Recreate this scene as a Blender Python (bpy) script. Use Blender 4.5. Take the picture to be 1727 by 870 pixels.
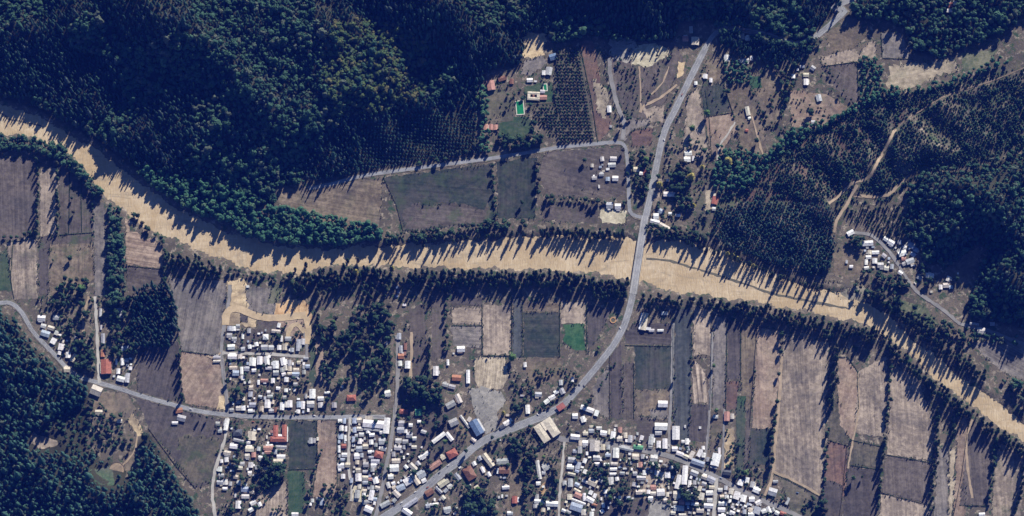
import bpy, math, random
import numpy as np
from mathutils import Vector, geometry

for o in list(bpy.data.objects):
    bpy.data.objects.remove(o)
scene = bpy.context.scene
COL = scene.collection

# ------------------------------------------------------------------ camera
TILT = math.radians(15.0)          # an oblique aerial view, looking slightly north
DIST = 6000.0                      # metres from the camera to the centre of the view
W, H = 1727.0, 870.0               # one metre is about one unit of the photograph's grid
cam_data = bpy.data.cameras.new('camera')
cam_data.sensor_fit = 'HORIZONTAL'
cam_data.angle = 2 * math.atan(W / 2 / DIST)
cam_data.clip_start = 10.0
cam_data.clip_end = 60000.0
cam = bpy.data.objects.new('camera', cam_data)
COL.objects.link(cam)
cam.location = (0, -DIST * math.sin(TILT), DIST * math.cos(TILT))
cam.rotation_euler = (TILT, 0, 0)
scene.camera = cam

# ------------------------------------------------------------------ sky and sun
SUN_ELEV = math.radians(34.0)
SUN_AZ = math.atan2(0.43, 0.92)    # clockwise from north (+Y)
world = bpy.data.worlds.new('World')
scene.world = world
world.use_nodes = True
wn, wl = world.node_tree.nodes, world.node_tree.links
wn.clear()
sky = wn.new('ShaderNodeTexSky')
sky.sky_type = 'NISHITA'
sky.sun_disc = False
sky.sun_elevation = SUN_ELEV
sky.sun_rotation = SUN_AZ
sky.altitude = 300
sky.air_density = 1.0
sky.dust_density = 0.0
sky.ozone_density = 6.0
bgn = wn.new('ShaderNodeBackground')
bgn.inputs['Strength'].default_value = 0.05
wo = wn.new('ShaderNodeOutputWorld')
wl.new(sky.outputs[0], bgn.inputs[0])
wl.new(bgn.outputs[0], wo.inputs[0])

sun_data = bpy.data.lights.new('sun', 'SUN')
sun_data.energy = 5.0
sun_data.angle = math.radians(0.5)
sun_data.color = (1.0, 0.93, 0.82)
sun = bpy.data.objects.new('sun', sun_data)
COL.objects.link(sun)
sd = Vector((-math.sin(SUN_AZ) * math.cos(SUN_ELEV), -math.cos(SUN_AZ) * math.cos(SUN_ELEV), -math.sin(SUN_ELEV)))
sun.rotation_euler = sd.to_track_quat('-Z', 'Y').to_euler()
sun.location = (600, 1200, 1500)

vs = scene.view_settings
vs.view_transform = 'Standard'
vs.look = 'None'
vs.exposure = 0.74
vs.gamma = 1.0
vs.use_curve_mapping = False
scene.cycles.max_bounces = 4
scene.cycles.diffuse_bounces = 2
scene.cycles.volume_bounces = 0
scene.cycles.use_denoising = True

random.seed(7)
rng = np.random.default_rng(11)

# ------------------------------------------------------------------ helpers: numbers
def arr(s):
    return np.array([[float(v) for v in p.split(',')] for p in s.split()])

def dist_poly(X, Y, pl, closed=False):
    """distance from points to a polyline"""
    d = np.full(np.shape(X), 1e9)
    n = len(pl)
    for i in range(n if closed else n - 1):
        a, b = pl[i][:2], pl[(i + 1) % n][:2]
        ab = b - a
        L = max(ab @ ab, 1e-9)
        t = np.clip(((X - a[0]) * ab[0] + (Y - a[1]) * ab[1]) / L, 0, 1)
        d = np.minimum(d, np.hypot(X - a[0] - t * ab[0], Y - a[1] - t * ab[1]))
    return d

def inside(X, Y, pl):
    X = np.asarray(X, float); Y = np.asarray(Y, float)
    r = np.zeros(X.shape, bool)
    n = len(pl)
    for i in range(n):
        x0, y0 = pl[i][:2]; x1, y1 = pl[(i + 1) % n][:2]
        if y0 == y1:
            continue
        c = ((y0 > Y) != (y1 > Y)) & (X < (x1 - x0) * (Y - y0) / (y1 - y0) + x0)
        r ^= c
    return r

def sstep(a, b, x):
    t = np.clip((x - a) / (b - a), 0, 1)
    return t * t * (3 - 2 * t)

# flat mapping, photograph grid -> metres on the valley floor (z = 0)
sT, cT = math.sin(TILT), math.cos(TILT)
def grid_to_plane(px, py, z):
    u = np.asarray(px, float) - W / 2
    v = H / 2 - np.asarray(py, float)
    dx = u
    dy = DIST * sT + v * cT
    dz = -DIST * cT + v * sT
    t = (z - DIST * cT) / dz
    return dx * t, -DIST * sT + dy * t

def G(s):
    """polyline given on the survey grid -> metres on the valley floor"""
    a = arr(s) if isinstance(s, str) else np.asarray(s, float)
    x, y = grid_to_plane(a[:, 0], a[:, 1], 0.0)
    return np.column_stack([x, y] + [a[:, k] for k in range(2, a.shape[1])])

# ------------------------------------------------------------------ terrain
RIVER_N = arr("-240,120 -120,145 -40,165 0,174 50,187 100,214 150,243 200,278 250,318 300,348 350,375 400,394 450,408 500,416 550,418 600,415 650,412 700,410 750,407 800,404 850,400 900,396 950,396 1000,398 1050,400 1100,404 1150,405 1200,417 1250,434 1300,458 1350,478 1400,490 1450,500 1500,533 1550,577 1600,617 1650,653 1700,689 1727,709 1800,766 1960,880")
RIVER_S = arr("-240,160 -120,190 -40,218 0,226 50,232 100,252 130,275 160,312 200,352 250,387 300,407 350,428 400,448 450,460 500,462 550,450 600,447 650,449 700,451 750,452 800,453 850,453 900,455 950,457 1000,461 1050,468 1100,482 1150,494 1200,500 1250,506 1300,514 1350,523 1400,533 1450,545 1500,570 1550,614 1600,656 1650,693 1700,728 1727,748 1800,804 1960,940")
RIVER_POLY = G(np.vstack([RIVER_N, RIVER_S[::-1]]))

# forested slopes, hand-surveyed outlines
F_NW = G("-220,-160 -220,130 -60,150 0,172 60,188 150,236 230,292 300,338 380,372 470,345 466,318 560,306 640,288 740,274 806,262 808,190 806,150 822,125 880,112 890,66 912,52 932,78 976,72 990,62 1020,72 1080,78 1140,74 1150,40 1200,40 1215,78 1240,92 1300,100 1352,104 1386,70 1380,52 1418,12 1440,-160")
F_NE = G("1444,-160 1440,4 1424,28 1462,40 1480,34 1520,50 1536,92 1590,102 1640,80 1690,62 1727,32 1900,-10 1900,-160")
F_E = G("1900,180 1727,252 1640,282 1560,288 1530,318 1524,362 1520,400 1552,420 1560,446 1600,452 1650,414 1664,424 1640,480 1622,528 1640,538 1727,560 1900,610")
F_SW = G("-220,440 0,522 25,538 60,584 96,618 140,638 158,660 150,690 150,760 210,786 216,760 250,716 272,756 318,832 344,872 360,1000 -220,1000")
F_YOUNG = G("1196,402 1206,345 1262,318 1330,246 1440,184 1500,164 1600,142 1727,100 1900,50 1900,180 1727,252 1640,282 1560,288 1500,345 1430,352 1412,400 1400,460 1370,468 1300,450 1240,424")
RIDGES = [(G("150,-60 210,-10 275,18 300,70"), 30, 58), (G("40,70 95,62 150,42 215,40"), 24, 42), (G("270,60 345,95 400,130 435,190"), 34, 52),
          (G("660,-70 700,-20 740,40"), 46, 56), (G("775,40 810,80 822,112"), 26, 42), (G("450,40 520,60 590,90 640,150"), 22, 60),
          (G("-60,120 40,140 110,190"), 12, 40), (G("970,-60 1020,-40 1100,-30 1200,-40"), 40, 60), (G("440,230 520,210 560,180"), 16, 46), (G("200,240 280,230 360,260"), 14, 40),
          (G("1560,285 1610,310 1640,360 1625,400"), 34, 46), (G("1700,320 1690,380 1700,460 1740,520"), 28, 52),
          (G("-40,540 40,590 100,640 140,655"), 16, 40), (G("60,800 160,830 280,830"), 12, 60)]
HILLS = [(F_NW, 26, 170), (F_NE, 16, 90), (F_E, 18, 120), (F_SW, 10, 90), (F_YOUNG, 5, 130)]

def height(X, Y):
    X = np.asarray(X, float); Y = np.asarray(Y, float)
    z = np.zeros(X.shape)
    cover = np.zeros(X.shape)
    for poly, amp, run in HILLS:
        m = inside(X, Y, poly)
        d = np.where(m, dist_poly(X, Y, poly, True), 0.0)
        z += amp * sstep(0, run, d)
        cover = np.maximum(cover, sstep(4, 46, d))
    for pl, amp, s in RIDGES:
        d = dist_poly(X, Y, pl)
        z += 1.3 * amp * np.exp(-(d / s) ** 2) * cover
    z += cover * (6.5 * np.sin(X * .043 + 1.3) * np.sin(Y * .051) + 4.0 * np.sin(X * .09 + Y * .06 + 1.5 * np.sin(X * .02)))
    m = inside(X, Y, RIVER_POLY)
    d = dist_poly(X, Y, RIVER_POLY, True)
    sd_ = np.where(m, d, -d)
    sd_ = sd_ + 2.2 * np.sin(X * .21 + 2 * np.sin(Y * .13)) + 1.6 * np.sin(X * .53 + Y * .31) + 2.0 * np.sin(X * .071 + 1.1)
    z -= 5.2 * sstep(-5, 6, sd_)
    return z

# the survey raster: heights sampled once, then read by interpolation
exact_height = height
RX0, RY0, RS = -1200.0, -760.0, 2.5
_rx, _ry = np.arange(RX0, 1200.1, RS), np.arange(RY0, 760.1, RS)
_gx, _gy = np.meshgrid(_rx, _ry)
RAST = exact_height(_gx, _gy)
def height(X, Y):
    X = np.asarray(X, float); Y = np.asarray(Y, float)
    u = np.clip((X - RX0) / RS, 0, len(_rx) - 1.001); v = np.clip((Y - RY0) / RS, 0, len(_ry) - 1.001)
    i, j = u.astype(int), v.astype(int); fu, fv = u - i, v - j
    return (RAST[j, i] * (1 - fu) + RAST[j, i + 1] * fu) * (1 - fv) + (RAST[j + 1, i] * (1 - fu) + RAST[j + 1, i + 1] * fu) * fv

def P(px, py, above=0.0):
    """stand a thing seen at (px, py) on the survey grid onto the terrain"""
    px = np.atleast_1d(np.asarray(px, float)); py = np.atleast_1d(np.asarray(py, float))
    z = np.zeros(px.shape)
    for _ in range(7):
        x, y = grid_to_plane(px, py, z + above)
        z = 0.5 * z + 0.5 * height(x, y) if _ < 5 else height(x, y)
    return x, y, z

# ------------------------------------------------------------------ helpers: objects
def tag(o, label=None, cat=None, group=None, kind=None):
    if label: o['label'] = label
    if cat: o['category'] = cat
    if group: o['group'] = group
    if kind: o['kind'] = kind
    return o

def mesh(name, verts, faces, mats=(), fm=None):
    me = bpy.data.meshes.new(name)
    me.from_pydata([tuple(map(float, v)) for v in verts], [], faces)
    for m in mats:
        me.materials.append(m)
    if fm is not None:
        me.polygons.foreach_set('material_index', np.asarray(fm, dtype=np.int32))
    me.update()
    return me

def link(name, me, parent=None, loc=None, rz=None):
    o = bpy.data.objects.new(name, me)
    COL.objects.link(o)
    if parent is not None: o.parent = parent
    if loc is not None: o.location = loc
    if rz is not None: o.rotation_euler = (0, 0, rz)
    return o

def empty(name, loc, rz=0.0):
    o = link(name, None, None, loc, rz)
    o.empty_display_size = 1.0
    return o

class MB:
    def __init__(s): s.v = []; s.f = []; s.m = []
    def add(s, vs_, fs, m=0):
        n = len(s.v)
        s.v += [tuple(v) for v in vs_]
        for f in fs:
            s.f.append(tuple(i + n for i in f)); s.m.append(m)
        return s
    def box(s, cx, cy, z0, w, d, h, m=0, rz=0.0, taper=1.0):
        c, t = math.cos(rz), math.sin(rz)
        q = []
        for z, k in ((z0, 1.0), (z0 + h, taper)):
            for sx, sy in ((-1, -1), (1, -1), (1, 1), (-1, 1)):
                x, y = sx * w / 2 * k, sy * d / 2 * k
                q.append((cx + c * x - t * y, cy + t * x + c * y, z))
        return s.add(q, [(3, 2, 1, 0), (4, 5, 6, 7), (0, 1, 5, 4), (1, 2, 6, 5), (2, 3, 7, 6), (3, 0, 4, 7)], m)
    def tube(s, x, y, z0, z1, r0, r1, n=6, m=0):
        q = []
        for z, r in ((z0, r0), (z1, r1)):
            for i in range(n):
                a = 2 * math.pi * i / n
                q.append((x + r * math.cos(a), y + r * math.sin(a), z))
        fs = [(i, (i + 1) % n, n + (i + 1) % n, n + i) for i in range(n)]
        fs.append(tuple(range(n, 2 * n)))
        return s.add(q, fs, m)
    def slab(s, pts, th, m=0):
        """a thick sheet from a top polygon, thickness downward"""
        n = len(pts)
        q = [tuple(p) for p in pts] + [(p[0], p[1], p[2] - th) for p in pts]
        fs = [tuple(range(n)), tuple(range(2 * n - 1, n - 1, -1))]
        fs += [(n + i, n + (i + 1) % n, (i + 1) % n, i) for i in range(n)]
        return s.add(q, fs, m)
    def me(s, name, mats): return mesh(name, s.v, s.f, mats, s.m)

# ------------------------------------------------------------------ materials
class NT:
    def __init__(s, name):
        s.mat = bpy.data.materials.new(name); s.mat.use_nodes = True
        s.n = s.mat.node_tree.nodes; s.l = s.mat.node_tree.links
        s.n.clear()
        s.out = s.n.new('ShaderNodeOutputMaterial')
        s.b = s.n.new('ShaderNodeBsdfPrincipled')
        s.l.new(s.b.outputs[0], s.out.inputs[0])
        s.b.inputs['Roughness'].default_value = 0.9
        s.b.inputs['Specular IOR Level'].default_value = 0.15
    def node(s, t, **kw):
        x = s.n.new(t)
        for k, v in kw.items(): setattr(x, k, v)
        return x
    def set(s, sock, v):
        if hasattr(v, 'is_output'): s.l.new(v, sock)
        else: sock.default_value = v
    def noise(s, scale, detail=4, rough=.6, vec=None, dist=0.0):
        x = s.node('ShaderNodeTexNoise')
        x.inputs['Scale'].default_value = scale; x.inputs['Detail'].default_value = detail
        x.inputs['Roughness'].default_value = rough; x.inputs['Distortion'].default_value = dist
        if vec is not None: s.l.new(vec, x.inputs['Vector'])
        return x.outputs['Fac']
    def mix(s, f, a, b, mode='MIX'):
        x = s.node('ShaderNodeMix', data_type='RGBA', blend_type=mode)
        s.set(x.inputs[0], f); s.set(x.inputs[6], a); s.set(x.inputs[7], b)
        return x.outputs[2]
    def math(s, op, a, b=0.0, c=0.0):
        x = s.node('ShaderNodeMath', operation=op)
        s.set(x.inputs[0], a); s.set(x.inputs[1], b); s.set(x.inputs[2], c)
        return x.outputs[0]
    def ramp(s, f, lo, hi, a=0.0, b=1.0):
        x = s.node('ShaderNodeMapRange', clamp=True)
        s.set(x.inputs[0], f)
        for i, v in enumerate((lo, hi, a, b)): s.set(x.inputs[i + 1], v)
        return x.outputs[0]
    def pos(s):
        return s.node('ShaderNodeNewGeometry').outputs['Position']
    def attr(s, name, kind='OBJECT'):
        x = s.node('ShaderNodeAttribute', attribute_name=name, attribute_type=kind)
        return x
    def bump(s, h, strength=.3, dist=.3):
        x = s.node('ShaderNodeBump')
        x.inputs['Strength'].default_value = strength; x.inputs['Distance'].default_value = dist
        s.l.new(h, x.inputs['Height'])
        s.l.new(x.outputs[0], s.b.inputs['Normal'])
    def col(s, c): s.set(s.b.inputs['Base Color'], c)

def C(*c): return (*c, 1.0)
M = {}

def mat_soil():
    """fields, paths, yards: two soil tones read from the object, furrows along its own direction"""
    t = NT('soil')
    p = t.pos()
    c1, c2 = t.attr('tone_a').outputs['Color'], t.attr('tone_b').outputs['Color']
    n1 = t.noise(0.022, 5, .62, p, .6); n2 = t.noise(0.14, 4, .65, p); n3 = t.noise(0.9, 3, .7, p)
    f = t.math('ADD', t.math('MULTIPLY', n1, .62), t.math('MULTIPLY', n2, .38))
    c = t.mix(t.ramp(f, .43, .57), c1, c2)
    damp = t.ramp(t.noise(.011, 5, .65, p, 1.0), .50, .64, 0, .55)
    c = t.mix(damp, c, C(.075, .070, .070))
    sep = t.node('ShaderNodeSeparateXYZ'); t.l.new(p, sep.inputs[0])
    ca, sa = t.attr('furrow_x').outputs['Fac'], t.attr('furrow_y').outputs['Fac']
    u = t.math('ADD', t.math('MULTIPLY', sep.outputs[0], ca), t.math('MULTIPLY', sep.outputs[1], sa))
    comb = t.node('ShaderNodeCombineXYZ'); t.l.new(u, comb.inputs[0])
    v = t.math('SUBTRACT', t.math('MULTIPLY', sep.outputs[1], ca), t.math('MULTIPLY', sep.outputs[0], sa))
    t.l.new(t.math('MULTIPLY', v, .03), comb.inputs[1])
    fur = t.noise(.19, 3, .8, comb.outputs[0])
    amt = t.attr('furrow').outputs['Fac']
    k = t.math('MULTIPLY', t.ramp(fur, .38, .62, -.75, .6), amt)
    k = t.math('ADD', k, t.ramp(n3, .28, .72, -.34, .34))
    k = t.math('ADD', k, t.ramp(n2, .3, .7, -.20, .20))
    k = t.math('ADD', k, 1.0)
    g = t.node('ShaderNodeCombineColor')
    for i in range(3): t.l.new(k, g.inputs[i])
    c = t.mix(1.0, c, g.outputs[0], 'MULTIPLY')
    gr = t.attr('sward').outputs['Fac']
    gm = t.math('MULTIPLY', t.ramp(t.noise(.045, 4, .7, p, .3), .50, .62), gr)
    c = t.mix(gm, c, C(.055, .085, .04))
    t.col(c)
    h = t.math('ADD', t.math('MULTIPLY', fur, amt), t.math('MULTIPLY', n3, .5))
    t.bump(h, .8, .7)
    return t.mat

def mat_ground():
    t = NT('ground')
    p = t.pos()
    n1 = t.noise(.012, 5, .6, p, .5); n2 = t.noise(.07, 5, .65, p); n3 = t.noise(.55, 4, .7, p)
    c = t.mix(t.ramp(n1, .38, .62), C(.080, .071, .058), C(.150, .126, .098))
    c = t.mix(t.ramp(t.noise(.10, 5, .7, p, .4), .53, .64), c, C(.32, .275, .215))
    c = t.mix(t.ramp(n3, .54, .64), c, C(.050, .048, .046))
    c = t.mix(t.ramp(t.noise(.085, 5, .72, p, .6), .53, .62), c, C(.036, .068, .034))
    lit = t.attr('litter', 'GEOMETRY').outputs['Fac']
    lc = t.mix(t.ramp(n3, .35, .65), C(.022, .028, .018), C(.050, .046, .030))
    c = t.mix(lit, c, lc)
    t.col(c); t.bump(n3, .9, .9)
    return t.mat

def mat_river():
    t = NT('river_silt')
    p = t.pos()
    mp = t.node('ShaderNodeMapping'); mp.inputs['Scale'].default_value = (.24, .045, 1); mp.inputs['Rotation'].default_value = (0, 0, .30)
    t.l.new(p, mp.inputs[0])
    r = t.noise(1.0, 3, .62, mp.outputs[0], 1.6)
    n1 = t.noise(.016, 4, .6, p, .5); n2 = t.noise(.09, 5, .7, p, 1.0); n3 = t.noise(.6, 3, .7, p)
    c = t.mix(t.ramp(n1, .40, .62), C(.42, .325, .20), C(.53, .435, .30))
    mp2 = t.node('ShaderNodeMapping'); mp2.inputs['Scale'].default_value = (.018, .075, 1); t.l.new(p, mp2.inputs[0])
    n4 = t.noise(1.0, 5, .65, mp2.outputs[0], 1.4)
    c = t.mix(t.ramp(n2, .54, .72, 0, .5), c, C(.33, .28, .20))
    c = t.mix(t.ramp(n4, .54, .66, 0, .7), c, C(.26, .225, .165))
    c = t.mix(t.ramp(n4, .44, .34, 0, .5), c, C(.62, .52, .37))
    c = t.mix(t.ramp(r, .42, .60, .0, .55), c, C(.375, .275, .155))
    c = t.mix(t.ramp(n3, .58, .74, .0, .35), c, C(.66, .57, .42))
    t.col(c); t.bump(r, .9, 1.2)
    t.b.inputs['Roughness'].default_value = .8
    return t.mat

def mat_road():
    t = NT('asphalt')
    p = t.pos()
    c1 = t.attr('tone_a').outputs['Color']
    n = t.noise(.05, 4, .6, p); n2 = t.noise(.7, 3, .7, p)
    k = t.math('ADD', t.ramp(n, .3, .7, .72, 1.18), t.ramp(n2, .25, .75, -.18, .18))
    g = t.node('ShaderNodeCombineColor')
    for i in range(3): t.l.new(k, g.inputs[i])
    t.col(t.mix(1.0, c1, g.outputs[0], 'MULTIPLY'))
    return t.mat

def mat_plain(name, c, rough=.8, var=.2, scale=.6, spec=.2, metal=0.0):
    t = NT(name)
    n = t.noise(scale, 4, .65, t.pos())
    t.col(t.mix(t.ramp(n, .3, .7), C(*[v * (1 - var) for v in c]), C(*[min(v * (1 + var), .95) for v in c])))
    t.b.inputs['Roughness'].default_value = rough
    t.b.inputs['Specular IOR Level'].default_value = spec
    t.b.inputs['Metallic'].default_value = metal
    return t.mat

def mat_roof():
    """sheet roofs: the object's own paint colour, corrugation, rust and grime"""
    t = NT('sheet_roof')
    oi = t.node('ShaderNodeObjectInfo')
    tc = t.node('ShaderNodeTexCoord').outputs['Object']
    w = t.node('ShaderNodeTexWave'); w.inputs['Scale'].default_value = .55; w.inputs['Distortion'].default_value = .4
    t.l.new(tc, w.inputs['Vector'])
    p = t.pos()
    n = t.noise(.35, 4, .7, p); n2 = t.noise(1.6, 3, .7, p)
    sx = t.node('ShaderNodeSeparateXYZ'); t.l.new(tc, sx.inputs[0])
    wn_ = t.node('ShaderNodeTexWhiteNoise', noise_dimensions='2D')
    cb_ = t.node('ShaderNodeCombineXYZ')
    t.l.new(t.math('FLOOR', t.math('DIVIDE', sx.outputs[0], 1.6)), cb_.inputs[0]); t.l.new(t.math('ADD', t.math('FLOOR', t.math('DIVIDE', sx.outputs[1], 3.0)), t.math('MULTIPLY', oi.outputs['Random'], 50.0)), cb_.inputs[1])
    t.l.new(cb_.outputs[0], wn_.inputs['Vector'])
    k = t.math('ADD', t.ramp(n, .3, .7, .70, 1.06), t.ramp(wn_.outputs['Value'], 0, 1, -.20, .06))
    g = t.node('ShaderNodeCombineColor')
    for i in range(3): t.l.new(k, g.inputs[i])
    c = t.mix(1.0, oi.outputs['Color'], g.outputs[0], 'MULTIPLY')
    c = t.mix(t.ramp(n2, .56, .70, 0, .65), c, C(.20, .14, .10))
    t.col(c)
    t.b.inputs['Roughness'].default_value = .62
    t.b.inputs['Specular IOR Level'].default_value = .25
    t.bump(w.outputs['Fac'], .25, .08)
    return t.mat

def mat_leaf(name, a, b, c3=None, trans=.15):
    t = NT(name)
    oi = t.node('ShaderNodeObjectInfo')
    ra = oi.outputs['Random']
    p = t.node('ShaderNodeTexCoord').outputs['Object']
    n = t.noise(.9, 2, .6, p)
    c = t.mix(t.ramp(t.math('ADD', t.math('MULTIPLY', ra, .7), t.math('MULTIPLY', n, .6)), .25, 1.0), C(*a), C(*b))
    if c3:
        rr = t.math('FRACT', t.math('MULTIPLY', ra, 7.13))
        c = t.mix(t.ramp(rr, .78, .86), c, C(*c3))
    t.col(c)
    t.b.inputs['Roughness'].default_value = .75
    t.b.inputs['Specular IOR Level'].default_value = .12
    return t.mat

M['soil'] = mat_soil(); M['ground'] = mat_ground(); M['river'] = mat_river(); M['road'] = mat_road(); M['roof'] = mat_roof()
M['wall'] = mat_plain('rendered_wall', (.42, .38, .33)); M['wood'] = mat_plain('weathered_wood', (.16, .12, .09), .85, .35)
M['bark'] = mat_plain('bark', (.10, .08, .06), .9, .4); M['concrete'] = mat_plain('concrete', (.38, .37, .34), .8, .15)
M['paint'] = mat_plain('road_paint', (.72, .72, .68), .6, .12); M['glass'] = mat_plain('window_glass', (.03, .035, .04), .15, .2, .6, .5)
M['tyre'] = mat_plain('tyre_rubber', (.02, .02, .02), .8, .2); M['pool'] = mat_plain('pool_water', (.015, .19, .075), .15, .3, .25, .5)
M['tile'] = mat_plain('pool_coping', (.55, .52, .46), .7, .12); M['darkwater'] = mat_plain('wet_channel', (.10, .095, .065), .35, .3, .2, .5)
M['orange_sand'] = mat_plain('orange_sand', (.42, .25, .12), .9, .25)
M['leaf_pine'] = mat_leaf('pine_needles', (.015, .042, .034), (.044, .102, .078), (.066, .100, .098))
M['leaf_pine_light'] = mat_leaf('blue_green_pine_needles', (.024, .066, .054), (.056, .132, .100), (.074, .130, .094))
M['leaf_native'] = mat_leaf('native_leaves', (.022, .058, .038), (.060, .130, .080), (.095, .122, .088))
M['leaf_thicket'] = mat_leaf('bank_thicket_leaves', (.034, .100, .060), (.060, .155, .088), (.075, .140, .078))
M['leaf_autumn'] = mat_leaf('autumn_leaves', (.034, .078, .032), (.090, .125, .046), (.125, .125, .050))
M['leaf_poplar'] = mat_leaf('poplar_leaves', (.018, .040, .026), (.046, .082, .048), (.070, .080, .050))
M['leaf_yellow'] = mat_leaf('yellow_poplar_leaves', (.24, .22, .06), (.36, .32, .10))
M['leaf_garden'] = mat_leaf('garden_leaves', (.020, .046, .028), (.046, .090, .050), (.050, .052, .038))
M['leaf_bright'] = mat_leaf('willow_leaves', (.065, .135, .045), (.11, .19, .065))
M['leaf_bare'] = mat_leaf('bare_twigs', (.075, .068, .062), (.12, .11, .095))
M['leaf_young'] = mat_leaf('young_pine_needles', (.018, .046, .032), (.044, .090, .056), (.070, .080, .056))
# ------------------------------------------------------------------ the ground sheet
def axis(lo, hi, step, far):
    a = list(np.arange(lo, hi + .1, step))
    g, s, v = [], step, hi
    while v < far:
        s *= 1.5; v += s; g.append(v)
    g2, s, v = [], step, lo
    while v > -far:
        s *= 1.5; v -= s; g2.append(v)
    return np.array(g2[::-1] + a + g)

gx, gy = axis(-960, 960, 5.0, 9000), axis(-560, 560, 5.0, 9000)
GX, GY = np.meshgrid(gx, gy)
GZ = height(GX, GY)
nx, ny = len(gx), len(gy)
vv = np.column_stack([GX.ravel(), GY.ravel(), GZ.ravel()])
ii = (np.arange(ny - 1)[:, None] * nx + np.arange(nx - 1)[None, :]).ravel()
gm = mesh('ground', vv, np.column_stack([ii, ii + 1, ii + nx + 1, ii + nx]).tolist(), [M['ground']])
lit = np.zeros(GX.shape)
for poly in (F_NW, F_NE, F_E, F_SW):
    m = inside(GX, GY, poly)
    lit = np.maximum(lit, np.where(m, sstep(0, 8, dist_poly(GX, GY, poly, True)), 0))
at = gm.attributes.new('litter', 'FLOAT', 'POINT')
at.data.foreach_set('value', lit.ravel().astype(np.float32))
gm.polygons.foreach_set('use_smooth', [True] * len(gm.polygons))
ground = link('ground', gm)
tag(ground, 'brown valley floor rising into forested hills', kind='structure')

def sheet(name, poly, mat, lift, step=14.0, wob=.8, drape=True, seed=0):
    """a thin sheet laid over the terrain, with slightly uneven edges"""
    r = np.random.default_rng(seed)
    pts = []
    n = len(poly)
    for i in range(n):
        a, b = poly[i][:2], poly[(i + 1) % n][:2]
        L = np.hypot(*(b - a)); k = max(1, int(L / 5))
        for j in range(k):
            q = a + (b - a) * j / k
            pts.append(q + r.normal(0, wob, 2) * (0.4 if j == 0 else 1))
    pts = np.array(pts); nb = len(pts)
    lo, hi = pts.min(0), pts.max(0)
    X, Y = np.meshgrid(np.arange(lo[0] + step / 2, hi[0], step), np.arange(lo[1] + step / 2, hi[1], step))
    X, Y = X.ravel(), Y.ravel()
    ok = inside(X, Y, pts) & (dist_poly(X, Y, pts, True) > 3)
    allp = np.vstack([pts, np.column_stack([X[ok], Y[ok]])])
    res = geometry.delaunay_2d_cdt([Vector(p) for p in allp], [], [list(range(nb))], 1, 1e-4)
    vs2 = np.array([(v.x, v.y) for v in res[0]]); fs = [tuple(f) for f in res[2]]
    z = height(vs2[:, 0], vs2[:, 1]) + lift if drape else np.full(len(vs2), lift)
    me = mesh(name, np.column_stack([vs2, z]), fs, [mat])
    me.polygons.foreach_set('use_smooth', [True] * len(me.polygons))
    return link(name, me)

# ------------------------------------------------------------------ river
def river_sheet():
    xs = np.arange(-240, 1961, 10.0)
    n = np.interp(xs, RIVER_N[:, 0], RIVER_N[:, 1]) - 5
    s = np.interp(xs, RIVER_S[:, 0], RIVER_S[:, 1]) + 5
    v, f = [], []
    K = 7
    for i, x in enumerate(xs):
        for k in range(K):
            px, py = x, n[i] + (s[i] - n[i]) * k / (K - 1)
            wx, wy = grid_to_plane(px, py, -3.2)
            v.append((wx, wy, -3.2 + .12 * math.sin(i * .7 + k)))
    for i in range(len(xs) - 1):
        for k in range(K - 1):
            a = i * K + k
            f.append((a, a + 1, a + K + 1, a + K)[::-1])
    me = mesh('river', v, f, [M['river']])
    me.polygons.foreach_set('use_smooth', [True] * len(me.polygons))
    o = link('river', me)
    tag(o, 'wide tan silty river winding across the valley', kind='structure')
river_sheet()

def ribbon(name, pts, width, mat, lift, closed=False, seed=0, wob=0.0, step=6.0):
    """a band of constant width along a polyline, draped on the terrain"""
    p = np.asarray(pts)[:, :2]
    # Catmull-Rom smoothing
    q = []
    n = len(p)
    for i in range(n - 1):
        p0, p1, p2, p3 = p[max(i - 1, 0)], p[i], p[i + 1], p[min(i + 2, n - 1)]
        L = np.hypot(*(p2 - p1)); k = max(2, int(L / step))
        for j in range(k):
            t = j / k
            q.append(.5 * ((2 * p1) + (-p0 + p2) * t + (2 * p0 - 5 * p1 + 4 * p2 - p3) * t * t + (-p0 + 3 * p1 - 3 * p2 + p3) * t ** 3))
    q.append(p[-1]); q = np.array(q)
    d = np.gradient(q, axis=0); d /= np.maximum(np.hypot(d[:, 0], d[:, 1]), 1e-6)[:, None]
    nrm = np.column_stack([-d[:, 1], d[:, 0]])
    r = np.random.default_rng(seed)
    w = width if np.ndim(width) == 0 else np.interp(np.linspace(0, 1, len(q)), np.linspace(0, 1, len(width)), width)
    w = np.full(len(q), w) if np.ndim(w) == 0 else w
    wl_, wr_ = w / 2 + r.normal(0, wob, len(q)), w / 2 + r.normal(0, wob, len(q))
    v = []
    for k in (-1, -.33, .33, 1):
        off = nrm * (np.where(k > 0, wl_, wr_) * k)[:, None]
        a = q + off
        v.append(np.column_stack([a, np.maximum(height(a[:, 0], a[:, 1]), -.2) + lift]))
    K = len(q)
    vv = np.vstack(v)
    f = []
    for s in range(3):
        for i in range(K - 1):
            a = s * K + i
            f.append((a, a + 1, a + 1 + K, a + K))
    me = mesh(name, vv, f, [mat])
    me.polygons.foreach_set('use_smooth', [True] * len(me.polygons))
    return link(name, me), q, nrm

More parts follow.
